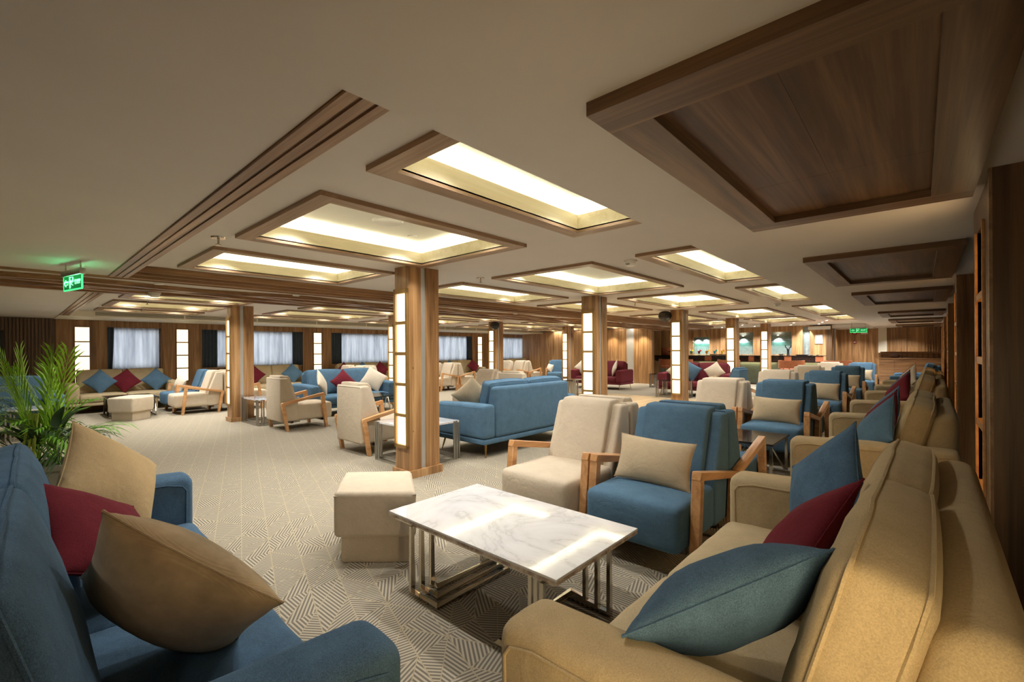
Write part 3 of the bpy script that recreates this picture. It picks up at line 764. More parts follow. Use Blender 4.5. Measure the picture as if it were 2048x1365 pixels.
# ---- sofa: local frame faces -y
SF = {}
def sofa(kind, x, y, rz, label, group=None, L=2.25, D=1.02, arm_h=.735):
    key = (kind, L)
    if key in SF: return dup(SF[key], (x, y, 0), rz, label, group)
    t = thing('sofa', label, 'sofa', (x, y, 0), rz, group); SF[key] = t
    h, d = L / 2, D / 2; AW = .23
    obj('plinth', boxes('plinth', kind, [(-h + .01, h - .01, -d + .01, d - .01, .19, .262)], .015, 3), t)
    for s in (-1, 1):
        def fa(p, u):
            return (p.x, p.y, p.z + (.012 * (1 - u[0] ** 2) if u[2] > 0 else 0) - (.02 * max(0, -u[1]) if u[2] > 0 else 0))
        a = obj('arm', softbox('arm', kind, AW, D, arm_h - .265, .05, fa, 6, (s * (h - AW / 2), 0, (arm_h + .265) / 2)), t)
        zt = arm_h - .045
        for xx in (-AW / 2 - .0005, AW / 2 + .0005):
            pts = [(s * (h - AW / 2) + xx, -d + .045, .3), (s * (h - AW / 2) + xx, -d + .04, zt - .05), (s * (h - AW / 2) + xx, -d + .06, zt - .02), (s * (h - AW / 2) + xx, -d + .14, zt), (s * (h - AW / 2) + xx, d - .06, zt + .01)]
            obj('seam', tubes('seam', kind, [dict(pts=pts, r=.0045, sides=5)]), a)
    bf = [(d - .30, .26), (d - .135, .985), (d, .985), (d, .26)]
    obj('back_frame', prism_mesh('back_frame', kind, bf, -h + AW, h - AW, 'x', .058, 6), t)
    w = L - 2 * AW; sw = w / 2; seam_pts = []
    for k in (0, 1):
        cxk = -w / 2 + sw * (k + .5)
        def fs(p, u):
            z = p.z + (.02 * (1 - u[0] ** 4) * (1 - u[1] ** 4) if u[2] > 0 else 0)
            z += .003 * sin(p.x * 23 + p.y * 9) * (1 if u[2] > 0 else 0)
            return (p.x, p.y - (.015 * (1 - u[2] ** 2) if u[1] < 0 else 0), z)
        obj('seat_cushion', softbox('seat_cushion', kind, sw - .006, D - .32, .2, .045, fs, 7, (cxk, -.155, .36)), t)
        ang = radians(-15)
        def fb(p, u, ang=ang, cxk=cxk):
            bul = .035 * (1 - u[0] ** 4) * (1 - u[2] ** 4)
            yy = p.y - (bul if u[1] < 0 else 0) + (bul * .4 if u[1] > 0 else 0)
            wr = .004 * sin(p.z * 40 + 3 * sin(p.x * 6)) * (1 - abs(u[0])) if u[1] < 0 else 0
            zz = p.z + (.018 * (1 - u[0] ** 2) if u[2] > 0 else 0)
            yy += wr
            return (p.x, yy * cos(ang) - zz * sin(ang), yy * sin(ang) + zz * cos(ang))
        HX, HY, HZ = (sw - .008) / 2, .085, .31
        for sd in (-1, 1):
            lp = []
            RR = .035; per = []
            for (qx, qz, a0) in ((1, 1, 0), (-1, 1, pi / 2), (-1, -1, pi), (1, -1, 1.5 * pi)):
                for q in range(4): per.append((qx * (HX - .006 - RR) + RR * cos(a0 + q * pi / 6), qz * (HZ - .006 - RR) + RR * sin(a0 + q * pi / 6)))
                n_ = 9; p1 = per[-1]; nq = {(1, 1): (-1, 1), (-1, 1): (-1, -1), (-1, -1): (1, -1), (1, -1): (1, 1)}[(qx, qz)]; na = a0 + pi / 2
                p2 = (nq[0] * (HX - .006 - RR) + RR * cos(na), nq[1] * (HZ - .006 - RR) + RR * sin(na))
                for q in range(1, n_): per.append((p1[0] + (p2[0] - p1[0]) * q / n_, p1[1] + (p2[1] - p1[1]) * q / n_))
            for px, pz in per:
                py = sd * (HY - .022)
                r_ = fb(Vector((px, py, pz)), (px / HX, py / HY * .98, pz / HZ)); lp.append((r_[0] + cxk, r_[1] + d - .285, r_[2] + .74))
            seam_pts.append((k, lp))
        c = obj('back_cushion', softbox('back_cushion', kind, sw - .008, .17, .62, .05, fb, 7, (cxk, d - .285, .74)), t)
        for kk, lp in seam_pts:
            if kk == k: obj('seam', tubes('seam', kind, [dict(pts=lp, r=.006, sides=5, closed=True)]), c)
    for sx in (-1, 1):
        for sy in (-1, 1):
            lg = tubes('leg', 'brass', [dict(pts=[(sx * (h - .12), sy * (d - .1), .2), (sx * (h - .08), sy * (d - .06), 0)], r=.018, sides=8, r2=.008)])
            obj('leg', lg, t)
    return t

# ---- pillows
PM = {}
def pillow_mesh(w, h, th, mat, seedv=0):
    key = (w, h, th, mat, seedv)
    if key in PM: return PM[key]
    rnd = random.Random(seedv * 31 + 5); n = 16
    ph = [rnd.uniform(0, 6.28) for _ in range(6)]
    bm = bmesh.new(); sides = []
    def pt(s, t, sg):
        e = 1 - .075 * (1 - abs(t) ** 2.2); g = 1 - .075 * (1 - abs(s) ** 2.2)
        x = s * w / 2 * e; z = t * h / 2 * g
        q = max(0, (1 - s * s) * (1 - t * t))
        y = sg * th / 2 * q ** .52
        c = (abs(s) * abs(t)) ** 2
        y += sg * .010 * q ** .5 * (sin(5 * s + 3 * t + ph[0]) * .5 + sin(9 * t * (1 + s) + ph[1]) * c * 1.5 + .4 * sin(14 * (s - t) + ph[2]) * c)
        return (x, y, z)
    f = lambda i: sin((i / n * 2 - 1) * pi / 2)
    G = {}
    for sg in (-1, 1):
        for i in range(n + 1):
            for j in range(n + 1):
                b = i in (0, n) or j in (0, n)
                k = (i, j, 0 if b else sg)
                if k not in G:
                    p = pt(f(i), f(j), 0 if b else sg); G[k] = bm.verts.new(p)
    for sg in (-1, 1):
        for i in range(n):
            for j in range(n):
                q = [(i, j), (i + 1, j), (i + 1, j + 1), (i, j + 1)]
                vs = []
                for (a, b) in q:
                    e = a in (0, n) or b in (0, n); vs.append(G[(a, b, 0 if e else sg)])
                bm.faces.new(vs if sg < 0 else vs[::-1])
    me = finish(bm, 'pillow', mat, True, 120)
    pts = []
    for i in range(0, n, 2): pts.append(pt(f(i), -1, 0))
    for j in range(0, n, 2): pts.append(pt(1, f(j), 0))
    for i in range(n, 0, -2): pts.append(pt(f(i), 1, 0))
    for j in range(n, 0, -2): pts.append(pt(-1, f(j), 0))
    sm = tubes('seam', mat, [dict(pts=pts, r=.0035, sides=5, closed=True)])
    PM[key] = (me, sm); return PM[key]

def pillow(mat, c, nrm, label, roll=45, w=.5, h=None, th=.17, group=None, seedv=0, near=False):
    h = h or w
    me, sm = pillow_mesh(w, h, th, mat, seedv)
    o = obj('throw_pillow', me); tag(o, label, 'pillow', group)
    nv = Vector(nrm).normalized(); yv = -nv
    zref = Vector((0, 0, 1)) - yv * yv.z
    if zref.length < .05: zref = Vector((0, 1, 0))
    zv = zref.normalized(); xv = yv.cross(zv)
    a = radians(roll)
    z2 = zv * cos(a) + xv * sin(a); x2 = yv.cross(z2)
    mt = Matrix.Identity(4)
    for i in range(3): mt[i][0] = x2[i]; mt[i][1] = yv[i]; mt[i][2] = z2[i]; mt[i][3] = c[i]
    o.matrix_world = mt
    obj('seam', sm, o)
    return o

# ---- tables
def square_bar(pts, r=.011): return dict(pts=pts, r=r, square=True)
TZ = .47
def coffee_table_marble(x0, x1, y0, y1, label):
    cx0, cy0 = (x0 + x1) / 2, (y0 + y1) / 2
    t = thing('coffee_table', label, 'table', (cx0, cy0, 0))
    hx, hy = (x1 - x0) / 2, (y1 - y0) / 2
    obj('tabletop', boxes('tabletop', 'marble', [(-hx, hx, -hy, hy, TZ - .013, TZ)], .002, 1), t)
    obj('top_edge', boxes('top_edge', 'marble_edge', [(-hx + .001, hx - .001, -hy + .001, hy - .001, TZ - .03, TZ - .0132)]), t)
    obj('apron', boxes('apron', 'chrome', [(-hx + .03, hx - .03, -hy + .03, hy - .03, TZ - .055, TZ - .0305)]), t)
    for posts, xi in (((-2.335, -2.275, -2.215), -2.09), ((-1.31, -1.37, -1.43), -1.60)):
        for i, xp in enumerate(posts):
            z = .013 + .034 * i; ya, yb = 1.655 + .03 * i - cy0, 2.26 - .03 * i - cy0
            xq = xi - (.034 * i if xi < -1.9 else -.034 * i)
            pts = [(xp - cx0, ya, TZ - .05), (xp - cx0, ya, z), (xq - cx0, ya, z), (xq - cx0, yb, z), (xp - cx0, yb, z), (xp - cx0, yb, TZ - .05)]
            obj('leg_frame', tubes('leg_frame', 'chrome', [square_bar(pts, .011)], False), t)
    return t
def side_table(x0, x1, y0, y1, label, top='marble', z=.53, group=None):
    cx0, cy0 = (x0 + x1) / 2, (y0 + y1) / 2; hx, hy = (x1 - x0) / 2, (y1 - y0) / 2
    t = thing('side_table', label, 'table', (cx0, cy0, 0), 0, group)
    obj('tabletop', boxes('tabletop', top, [(-hx, hx, -hy, hy, z - .028, z)], .003, 1), t)
    for sx in (-1, 1):
        for sy in (-1, 1):
            l = []
            for i in range(3):
                l.append(square_bar([(sx * (hx - .012 - .042 * i), sy * (hy + .004), z - .0), (sx * (hx - .012 - .042 * i), sy * (hy + .004), 0)], .010))
            for i in range(1, 3):
                l.append(square_bar([(sx * (hx + .004), sy * (hy - .012 - .042 * i), z - .0), (sx * (hx + .004), sy * (hy - .012 - .042 * i), 0)], .010))
            obj('leg', tubes('leg', 'brushed', l, False), t)
    for zz, ins in ((.013, .0), (.05, .05)):
        a, b = hx - ins, hy - ins
        obj('base_rail', tubes('base_rail', 'brushed', [square_bar([(-a, -b, zz), (a, -b, zz), (a, b, zz), (-a, b, zz), (-a, -b, zz)], .010)], False), t)
    return t
def glass_table(x0, x1, y0, y1, label, z=.45):
    cx0, cy0 = (x0 + x1) / 2, (y0 + y1) / 2; hx, hy = (x1 - x0) / 2, (y1 - y0) / 2
    t = thing('coffee_table', label, 'table', (cx0, cy0, 0))
    obj('tabletop', boxes('tabletop', 'darkglass', [(-hx, hx, -hy, hy, z - .022, z)], .003, 1), t)
    zt = z - .03
    for sy in (-1, 1):
        y = sy * (hy - .04); l = []
        l.append(square_bar([(-hx + .03, y, zt), (-hx + .03, y, .012), (hx - .03, y, .012), (hx - .03, y, zt), (-hx + .03, y, zt)], .012))
        obj('leg_frame', tubes('leg_frame', 'chrome', l, False), t)
        w = hx - .05
        obj('brace', tubes('brace', 'chrome', [square_bar([(-w, y, .02), (-w * .5, y, zt), (0, y, .02), (w * .5, y, zt), (w, y, .02)], .010)], False), t)
    return t
def ottoman(foot, label, loc, rz, htop=.45, split=.17):
    t = thing('ottoman', label, 'ottoman', loc, rz, 'beige ottomans')
    top = prism_mesh('top_block', 'beige', foot, split, htop, 'z', .035, 4)
    obj('top_block', top, t)
    sc = .84
    obj('base_block', prism_mesh('base_block', 'beige', [(x * sc, y * sc) for x, y in foot], 0, split + .02, 'z', .01, 2), t)
    pts = [(x * .985, y * .985, htop - .03) for x, y in foot]
    obj('seam', tubes('seam', 'beige', [dict(pts=pts, r=.004, sides=5, closed=True)]), t)
    return t

F_, W_, E_, N_ = 0.0, -pi / 2, pi / 2, pi      # facing -y, -x, +x, +y

# ---- right-hand wall sofas
RS = [(2.05, 'khaki', 'long khaki fabric sofa against the right wall, nearest the camera'), (5.66, 'khaki', 'khaki sofa against the right wall, second from the camera'),
      (9.5, 'khaki', 'khaki sofa against the right wall, third from the camera'), (13.3, 'khaki', 'khaki sofa against the right wall, fourth from the camera'), (17.6, 'blue', 'blue sofa at the far end of the right wall row')]
for y, m, lb in RS:
    sofa(m, -.365 + .0165 * (y - 2), y, W_ - radians(.9), lb, 'wall sofas on the right', 2.25, 1.07)
# ---- left front sofa
sofa('blue_denim', -2.31, .235, N_ - radians(1.6), 'large blue sofa in the left foreground with three pillows', None, 2.58, 1.0, .745)
# ---- centre sofas
sofa('blue', -4.98, 5.48, W_, 'blue sofa seen from behind, right of the nearest column')
sofa('blue', -10.6, 5.6, E_, 'blue sofa facing the room with cream and red pillows, beyond the two beige armchairs')
# ---- window wall sofas
FS = [(2.03, 'khaki', 'khaki sofa under the first window, beside the palm'), (5.8, 'khaki', 'khaki sofa under the second window, partly behind a beige armchair'), (9.0, 'khaki', 'khaki sofa under the third window'),
      (13.9, 'khaki', 'khaki sofa under the fourth window'), (18.3, 'khaki', 'khaki sofa under the fifth window')]
for y, m, lb in FS: sofa(m, -15.73, y, E_, lb, 'khaki sofas along the windows')
sofa('blue', -12.7, -.42, E_, 'blue sofa half hidden behind the palm at the left edge')
sofa('blue', -14.3, 20.2, F_, 'blue sofa by the farthest window')
# ---- maroon sofas
sofa('maroon', -9.35, 15.62, F_, 'maroon sofa in front of the walnut screen wall', 'maroon sofas')
sofa('maroon', -5.42, 15.0, F_, 'maroon sofa in front of the bar with three pillows', 'maroon sofas')

# ---- armchairs on the right
ROWD = ['first row', 'second row', 'third row', 'fourth row', 'fifth row']
RY = [3.35, 7.12, 10.78, 14.45, 18.2]
for i, y in enumerate(RY):
    xb = -1.495 + .02 * i; xg = -2.36 + .02 * i
    ex = ' holding a lumbar pillow'
    chair('blue', xb, y, F_, 'blue armchair with lumbar pillow, %s of the right aisle' % ROWD[i], 'blue armchairs facing the camera')
    chair('beige', xg, y, F_, 'beige armchair in the %s, left of the blue one' % ROWD[i], 'beige armchairs facing the camera')
    if i < 3:
        chair('blue', xb, y + 1.03, N_, 'blue armchair back to back behind the %s blue armchair' % ROWD[i], 'rear-facing armchairs')
        chair('beige', xg, y + 1.03, N_, 'beige armchair back to back behind the %s beige armchair' % ROWD[i], 'rear-facing armchairs')
for i, y in enumerate(RY):
    pillow('pil_beige', (-1.49 + .02 * i, y - .12, .665), (.05, -1, .36), 'beige lumbar pillow on the %s blue armchair' % ROWD[i], 2, .58, .34, .15, 'lumbar pillows', i % 2)
chair('blue', -3.75, 12.2, W_, 'blue armchair seen from the side before the third column', None)
pillow('pil_tan', (-4.0, 12.2, .66), (-1, -.15, .35), 'tan pillow on the side-facing blue armchair', 0, .5, .34)
# ---- armchairs centre
chair('beige', -9.27, 3.89, N_, 'beige armchair with its back to the camera beside the marble side table', 'beige armchairs seen from behind')
chair('beige', -6.26, 3.83, N_, 'beige armchair with its back to the camera just left of the nearest column', 'beige armchairs seen from behind')
chair('beige', -8.0, 7.6, F_, 'beige armchair glimpsed right of the nearest column', None)
# ---- armchairs by windows
for i, y in enumerate([3.13, 7.3, 11.0, 15.2]):
    nm = ['by the first column', 'behind the central blue sofa', 'before the fourth window', 'before the fifth window'][i]
    chair('beige', -13.52, y, F_, 'beige armchair %s, facing the camera side' % nm, 'window side armchairs')
    chair('blue' if i in (0,) else 'beige', -14.42, y, F_, '%s armchair %s, nearer the windows' % ('blue' if i == 0 else 'beige', nm), 'window side armchairs')
    chair('beige', -13.52, y + 1.03, N_, 'beige armchair %s, facing away' % nm, 'window side armchairs')
chair('blue', -12.6, 17.0, F_ + .5, 'blue armchair with cream pillow near the far windows', None)
chair('beige', -6.75, 7.9, N_, 'beige armchair seen just above the central blue sofa', None)
pillow('pil_cream', (-12.75, 16.75, .68), (-.45, -.9, .35), 'cream pillow on the blue armchair near the far windows', 5, .58, .36)
pillow('pil_cream', (-14.42, 2.98, .68), (.25, -1, .3), 'cream pillow on the blue armchair by the first window', 20, .44, .36)

# ---- tables
coffee_table_marble(-2.555, -1.215, 1.635, 2.42, 'rectangular white marble coffee table on triple polished steel leg frames, foreground')
side_table(-5.63, -4.79, 3.40, 4.2, 'square white marble side table behind the nearest column', group='marble side tables')
side_table(-10.86, -9.9, 3.35, 4.15, 'square white marble side table beside the left column', group='marble side tables')
side_table(-12.2, -11.45, -.05, .66, 'white marble side table half hidden by the palm', group='marble side tables')
side_table(-8.75, -8.0, 11.85, 12.6, 'dark-topped steel side table before the maroon sofa', 'darkglass', .55, 'steel side tables')
side_table(-6.22, -5.3, 14.0 - .35, 14.3, 'dark-topped steel side table beside the third column', 'darkglass', .54, 'steel side tables')
side_table(-8.0, -7.6, 17.0, 17.5, 'small steel side table right of the maroon sofa, near the walnut screen', 'darkglass', .55, 'steel side tables')
side_table(-14.6, -13.7, 13.6, 14.4, 'white marble side table near the fourth window', 'marble', .5, 'marble side tables')
glass_table(-14.85, -13.6, 1.5, 2.4, 'smoked glass coffee table before the first window sofa')
glass_table(-9.75, -8.9, 4.92, 6.1, 'smoked glass coffee table between the beige armchairs and the blue sofa', .5)
glass_table(-2.2, -1.2, 5.58, 6.42, 'smoked glass coffee table behind the first row of armchairs')
for i, y in enumerate((9.3, 13.1)):
    glass_table(-2.2, -1.2, y, y + .8, 'smoked glass coffee table behind the %s row of armchairs' % ['second', 'third'][i])

# ---- ottomans
o1 = [(-.29, -.27), (.31, -.27), (.27, .17), (.03, .30), (-.25, .2)]
ottoman([(-.23, -.285), (.353, -.285), (.19, .30), (-.351, .27)], 'beige stepped ottoman standing left of the marble coffee table', (-3.075, 1.875, 0), radians(42), .515, .19)
ottoman([(.09, -.45), (.54, -.09), (.2, .33), (-.25, .42), (-.55, .0)], 'beige many-sided ottoman in front of the smoked glass table by the first window', (-13.3, 1.87, 0), 0, .51, .19)

# ---- pillows: left foreground sofa
pillow('pil_tan', (-3.22, .36, .81), (.57, .67, .48), 'tan pillow leaning in the far corner of the foreground blue sofa', 45, .53, None, .24, None, 1)
pillow('burgundy', (-2.56, .25, .74), (.3, .65, .7), 'burgundy pillow between two tan pillows on the foreground blue sofa', 45, .52, None, .17, None, 2)
pillow('pil_weave', (-1.80, .36, .73), (-.42, .72, .55), 'coarse woven tan pillow nearest the camera on the foreground blue sofa', 45, .56, None, .28, None, 3)
# ---- nearest right sofa
pillow('blue_denim', (-.35, 2.62, .81), (-.8, -.5, .34), 'large blue pillow standing on its corner against the far arm of the nearest khaki sofa', 50, .52, None, .18, None, 4)
pillow('burgundy', (-.36, 2.1, .74), (-.8, -.12, .6), 'burgundy pillow between two blue pillows on the nearest khaki sofa', 45, .48, None, .17, None, 5)
pillow('blue_denim', (-.43, 1.43, .755), (-.62, .25, .75), 'dark blue pillow nearest the camera on the nearest khaki sofa', 45, .56, None, .24, None, 6)
# ---- the other right sofas
RPIL = [(4.95, 'blue', 'nearer blue', 1), (5.6, 'burgundy', 'burgundy', 2), (6.2, 'blue', 'farther blue', 2)]
for y, m, n_, sd in RPIL:
    pillow(m, (-.3, y, .78), (-.85, -.35, .4), '%s pillow on the second khaki wall sofa' % n_, 45, .5, None, .17, 'wall sofa pillows', sd)
for y, m, n_, sd in ((8.85, 'burgundy', 'nearer burgundy', 1), (9.5, 'blue', 'blue', 2), (10.1, 'burgundy', 'farther burgundy', 3)):
    pillow(m, (-.27, y, .8), (-.85, -.35, .4), '%s pillow on the third khaki wall sofa' % n_, 45, .52, None, .17, 'wall sofa pillows', sd)
for y, m, n_, sd in ((12.7, 'pil_cream', 'cream', 1), (13.4, 'burgundy', 'burgundy', 2)):
    pillow(m, (-.22, y, .82), (-.85, -.35, .4), '%s pillow on the fourth khaki wall sofa' % n_, 45, .54, None, .17, 'wall sofa pillows', sd)
# ---- window sofas
for i, (y, m, n_) in enumerate(((1.55, 'blue', 'left blue'), (2.05, 'burgundy', 'burgundy'), (2.7, 'blue', 'right blue'))):
    pillow(m, (-15.64, y, .76), (.93, -.1, .3), '%s pillow on the khaki sofa under the first window' % n_, 45 + (6 if i == 1 else 0), .48, None, .16, 'window sofa pillows', i)
for i, (y, m, n_) in enumerate(((5.15, 'burgundy', 'burgundy'), (6.35, 'blue', 'blue'))):
    pillow(m, (-15.64, y, .78), (.93, -.1, .3), '%s pillow on the khaki sofa under the second window' % n_, 45, .5, None, .16, 'window sofa pillows', i)
for i, (y, m, n_) in enumerate(((8.2, 'burgundy', 'left burgundy'), (8.95, 'blue', 'blue'), (9.7, 'burgundy', 'right burgundy'))):
    pillow(m, (-15.64, y, .78), (.93, -.1, .3), '%s pillow on the khaki sofa under the third window' % n_, 45, .5, None, .16, 'window sofa pillows', i)
for i, (y, m, n_) in enumerate(((13.2, 'blue', 'blue'), (14.6, 'burgundy', 'burgundy'))):
    pillow(m, (-15.62, y, .78), (.93, -.1, .3), '%s pillow on the khaki sofa under the fourth window' % n_, 45, .5, None, .16, 'window sofa pillows', i)
# ---- central blue sofa facing us
pillow('pil_cream', (-10.38, 4.88, .76), (.6, .75, .3), 'left cream pillow on the blue sofa behind the beige armchairs', 45, .5, None, .16, None, 1)
pillow('burgundy', (-10.52, 5.5, .74), (.9, 0, .4), 'red pillow in the middle of the blue sofa behind the beige armchairs', 52, .5, None, .16, None, 2)
pillow('pil_cream', (-10.5, 6.3, .78), (.9, -.25, .35), 'right cream pillow on the blue sofa behind the beige armchairs', 35, .52, None, .16, None, 3)
pillow('pil_beige', (-5.22, 4.82, .82), (-.8, .45, .35), 'beige pillow showing beside the back of the central blue sofa', 45, .44, None, .17, None, 2)
# ---- maroon sofa pillows
pillow('pil_cream', (-8.75, 15.6, .8), (-.75, -.6, .3), 'cream pillow at the right arm of the maroon sofa by the screen wall', 45, .5, None, .15, None, 1)
pillow('navy', (-9.3, 15.45, .66), (0, -.9, .4), 'dark pillow on the maroon sofa by the screen wall', 10, .4, None, .15)
pillow('pil_cream', (-10.2, 15.58, .8), (.5, -.7, .3), 'cream pillow at the left arm of the maroon sofa by the screen wall', 45, .5, None, .15, None, 1)
pillow('pil_cream', (-6.05, 14.93, .78), (.5, -.8, .3), 'left cream pillow on the maroon sofa before the bar', 45, .5, None, .15, None, 2)
pillow('blue', (-5.6, 14.93, .78), (.15, -.9, .3), 'blue pillow on the maroon sofa before the bar', 30, .52, None, .16, None, 3)
pillow('pil_cream', (-4.85, 14.93, .8), (0, -.9, .35), 'right cream pillow on the maroon sofa before the bar', 52, .48, None, .15, None, 1)

# ================================================================== BAR
bar = thing('bar_counter', 'long bar counter with black granite fascia and lit green-grey stone front', 'bar counter', (0, 20.9, 0))
obj('worktop', boxes('worktop', 'granite', [(-9.55, -2.77, -.05, .7, 1.2, 1.225)]), bar)
xx = -9.55; k = 0
wid = [2.35, .3, 1.5, .22, 1.1, .25, .8, .26]
while xx < -2.8 and k < len(wid):
    x2 = min(-2.77, xx + wid[k])
    obj('fascia_panel', boxes('fascia_panel', 'granite' if k % 2 == 0 else 'leather', [(xx + .004, x2 - .004, -.02, .0, .99, 1.2)]), bar); xx = x2; k += 1
obj('carcass', boxes('carcass', 'black', [(-9.5, -2.8, .0, .06, .95, 1.2)]), bar)
obj('light_strip', boxes('light_strip', 'pane_amber', [(-9.35, -2.9, .1, .12, .945, .955)]), bar)
for i in range(6): obj('front_panel', boxes('front_panel', 'barfront', [(-9.4 + 1.1 * i + .004, -9.4 + 1.1 * (i + 1) - .004, .16, .2, .06, .95)]), bar)
obj('kick_board', boxes('kick_board', 'copper', [(-9.4, -2.8, .2, .24, 0, .06)]), bar)
for x in (-8.5, -6.8, -5.1, -3.4): light('bar_front_lamp', 'AREA', (x, 20.98, .93), 2.0, (1, .85, .5), (radians(20), 0, 0), shape='RECTANGLE', size=1.4, size_y=.05)

def cocktail(x, liquid, label, slice_mat):
    t = thing('cocktail_glass', label, 'drink', (x, 21.05, 1.225), 0, 'cocktails on the bar')
    obj('glass_bowl', lathe('glass_bowl', liquid, [(.0, .07), (.03, .07), (.045, .13), (.058, .2), (.0, .2)], 14), t)
    obj('stem', lathe('stem', 'shelfglass', [(0, 0), (.045, 0), (.045, .008), (.01, .02), (.01, .07), (0, .07)], 12), t)
    obj('fruit_slice', boxes('fruit_slice', slice_mat, [(.03, .1, -.008, .008, .17, .25)], .007, 2), t)
    obj('straw', tubes('straw', 'white', [dict(pts=[(-.01, 0, .1), (-.05, 0, .3)], r=.006, sides=6)]), t)
for x, l, lb, sm in ((-7.86, 'd_green', 'green cocktail with lime slice, leftmost on the bar', 'd_yellow'), (-7.5, 'd_red', 'red cocktail with straw on the bar', 'd_red'), (-7.17, 'd_orange', 'orange cocktail with fruit slice in the middle of the five', 'd_yellow'),
                     (-6.82, 'd_blue', 'blue cocktail on the bar', 'd_green'), (-6.5, 'd_yellow', 'yellow cocktail with orange slice, rightmost on the bar', 'd_orange')):
    cocktail(x, l, lb, sm)
t = thing('coffee_machine', 'brown and steel coffee machine at the left end of the bar', 'coffee machine', (-9.0, 21.3, 1.225))
obj('body', boxes('body', 'leather', [(-.28, .35, -.2, .25, 0, .36)], .02, 2), t)
obj('side_panel', boxes('side_panel', 'black', [(-.31, -.28, -.2, .25, 0, .36)]), t)
obj('display', boxes('display', 'black', [(.05, .2, -.21, -.2, .17, .2)]), t)
obj('water_tank', lathe('water_tank', 'white', [(0, .36), (.06, .36), (.06, .5), (.17, .55), (.17, .86), (.12, .9), (0, .9)], 16), t, (.2, .05, 0))
obj('tap', lathe('tap', 'chrome', [(0, .36), (.02, .36), (.02, .6), (0, .6)], 10), t, (.05, 0, 0))
t = thing('beer_tap', 'black draught tap standing on the bar counter', 'tap', (-3.98, 21.1, 1.225))
obj('column', lathe('tap_column', 'black', [(0, 0), (.06, 0), (.045, .05), (.04, .2), (.06, .26), (.03, .3), (0, .3)], 12), t)
for a in (-.5, .5): obj('handle', tubes('handle', 'black', [dict(pts=[(0, 0, .26), (a * .18, 0, .34), (a * .2, 0, .42)], r=.02, sides=7)]), t)
t = thing('round_tray', 'flat dark tray lying on the bar counter', 'tray', (-3.5, 21.1, 1.225))
obj('dish', lathe('dish', 'black', [(0, 0), (.18, 0), (.24, .04), (.22, .04), (.17, .015), (0, .015)], 24), t)
for k, (x, r) in enumerate(((-4.25, .1), (-3.2, .06), (-3.0, .05))):
    o = obj('white_bowl', lathe('white_bowl', 'white', [(0, 0), (r * .5, 0), (r, r * .7), (r * .9, r * .7), (r * .4, .01), (0, .01)], 16), None, (x, 21.2, 1.225)); tag(o, ['white bowl left of the tap on the bar', 'white cup right of the dark tray on the bar', 'small white cup at the right end of the bar'][k], 'bowl')
# display unit over the bar end, notice, duct pipe
o = obj('air_conditioner', boxes('air_conditioner', 'white', [(-3.55, -2.78, YW - .22, YW - .005, 2.3, 2.44)], .02, 2)); tag(o, 'white wall air conditioner above the framed notice at the right of the bar', 'air conditioner')
t = thing('notice_frame', 'framed white notice on the walnut wall right of the bar', 'notice', (-3.2, YW, 1.9))
obj('frame', boxes('frame', 'frame_x', [(-.155, .155, -.02, -.005, -.21, .21)]), t)
obj('sheet', boxes('sheet', 'paper', [(-.13, .13, -.024, -.02, -.185, .185)]), t)
o = obj('pipe', tubes('pipe', 'silver', [dict(pts=[(-2.72, 23.6, 0), (-2.72, 23.6, 2.35)], r=.035, sides=10)])); tag(o, 'pale vertical pipe at the corner right of the bar', 'pipe')
o = obj('dark_corner_post', boxes('corner_post', 'dark_z', [(-2.95, -2.74, YW - .06, YW, 0, 2.48)])); tag(o, 'dark timber corner post at the right end of the bar wall', 'post')

# barrel chairs in front of the bar
def barrel(x, y, label):
    t = thing('barrel_chair', label, 'chair', (x, y, 0), 0, 'brown barrel chairs at the bar')
    bm = bmesh.new(); n = 20; ri, ro = .36, .42; rows = []
    for i in range(n + 1):
        a = radians(-200 + 220 * i / n); c_, s_ = cos(a), sin(a)
        rows.append([bm.verts.new((r * c_, r * s_, z)) for r, z in ((ri, .78), (ro, .78), (ro, 1.07), (ri, 1.07))])
    for A, B in zip(rows, rows[1:]):
        for j in range(4): bm.faces.new([A[j], A[(j + 1) % 4], B[(j + 1) % 4], B[j]])
    bm.faces.new(rows[0]); bm.faces.new(rows[-1][::-1])
    bmesh.ops.recalc_face_normals(bm, faces=bm.faces[:])
    obj('backrest', finish(bm, 'backrest', 'leather', True, 40), t)
    obj('seat', lathe('seat', 'leather', [(0, .66), (.36, .66), (.38, .7), (.36, .76), (0, .77)], 20), t)
    for sx in (-1, 1):
        for sy in (-1, 1):
            obj('leg', tubes('leg', 'dark_z', [dict(pts=[(sx * .27, sy * .27, .68), (sx * .32, sy * .32, 0)], r=.025, sides=6)]), t)
    for k in range(7):
        a = radians(-180 + 30 * k); obj('spindle', tubes('spindle', 'leather', [dict(pts=[(.38 * cos(a), .38 * sin(a), .74), (.39 * cos(a), .39 * sin(a), .8)], r=.018, sides=6)]), t)
    return t
b0 = barrel(-3.55, 19.35, 'brown barrel chair before the bar, second from the right')
for x, y, lb in ((-2.2, 19.8, 'brown barrel chair before the bar, rightmost'), (-5.75, 19.4, 'brown barrel chair before the bar, beside the fourth column'), (-7.65, 19.5, 'brown barrel chair before the bar, just above the maroon sofa'), (-8.45, 19.9, 'brown barrel chair at the left end of the bar')):
    dup(b0, (x, y, 0), 0, lb)

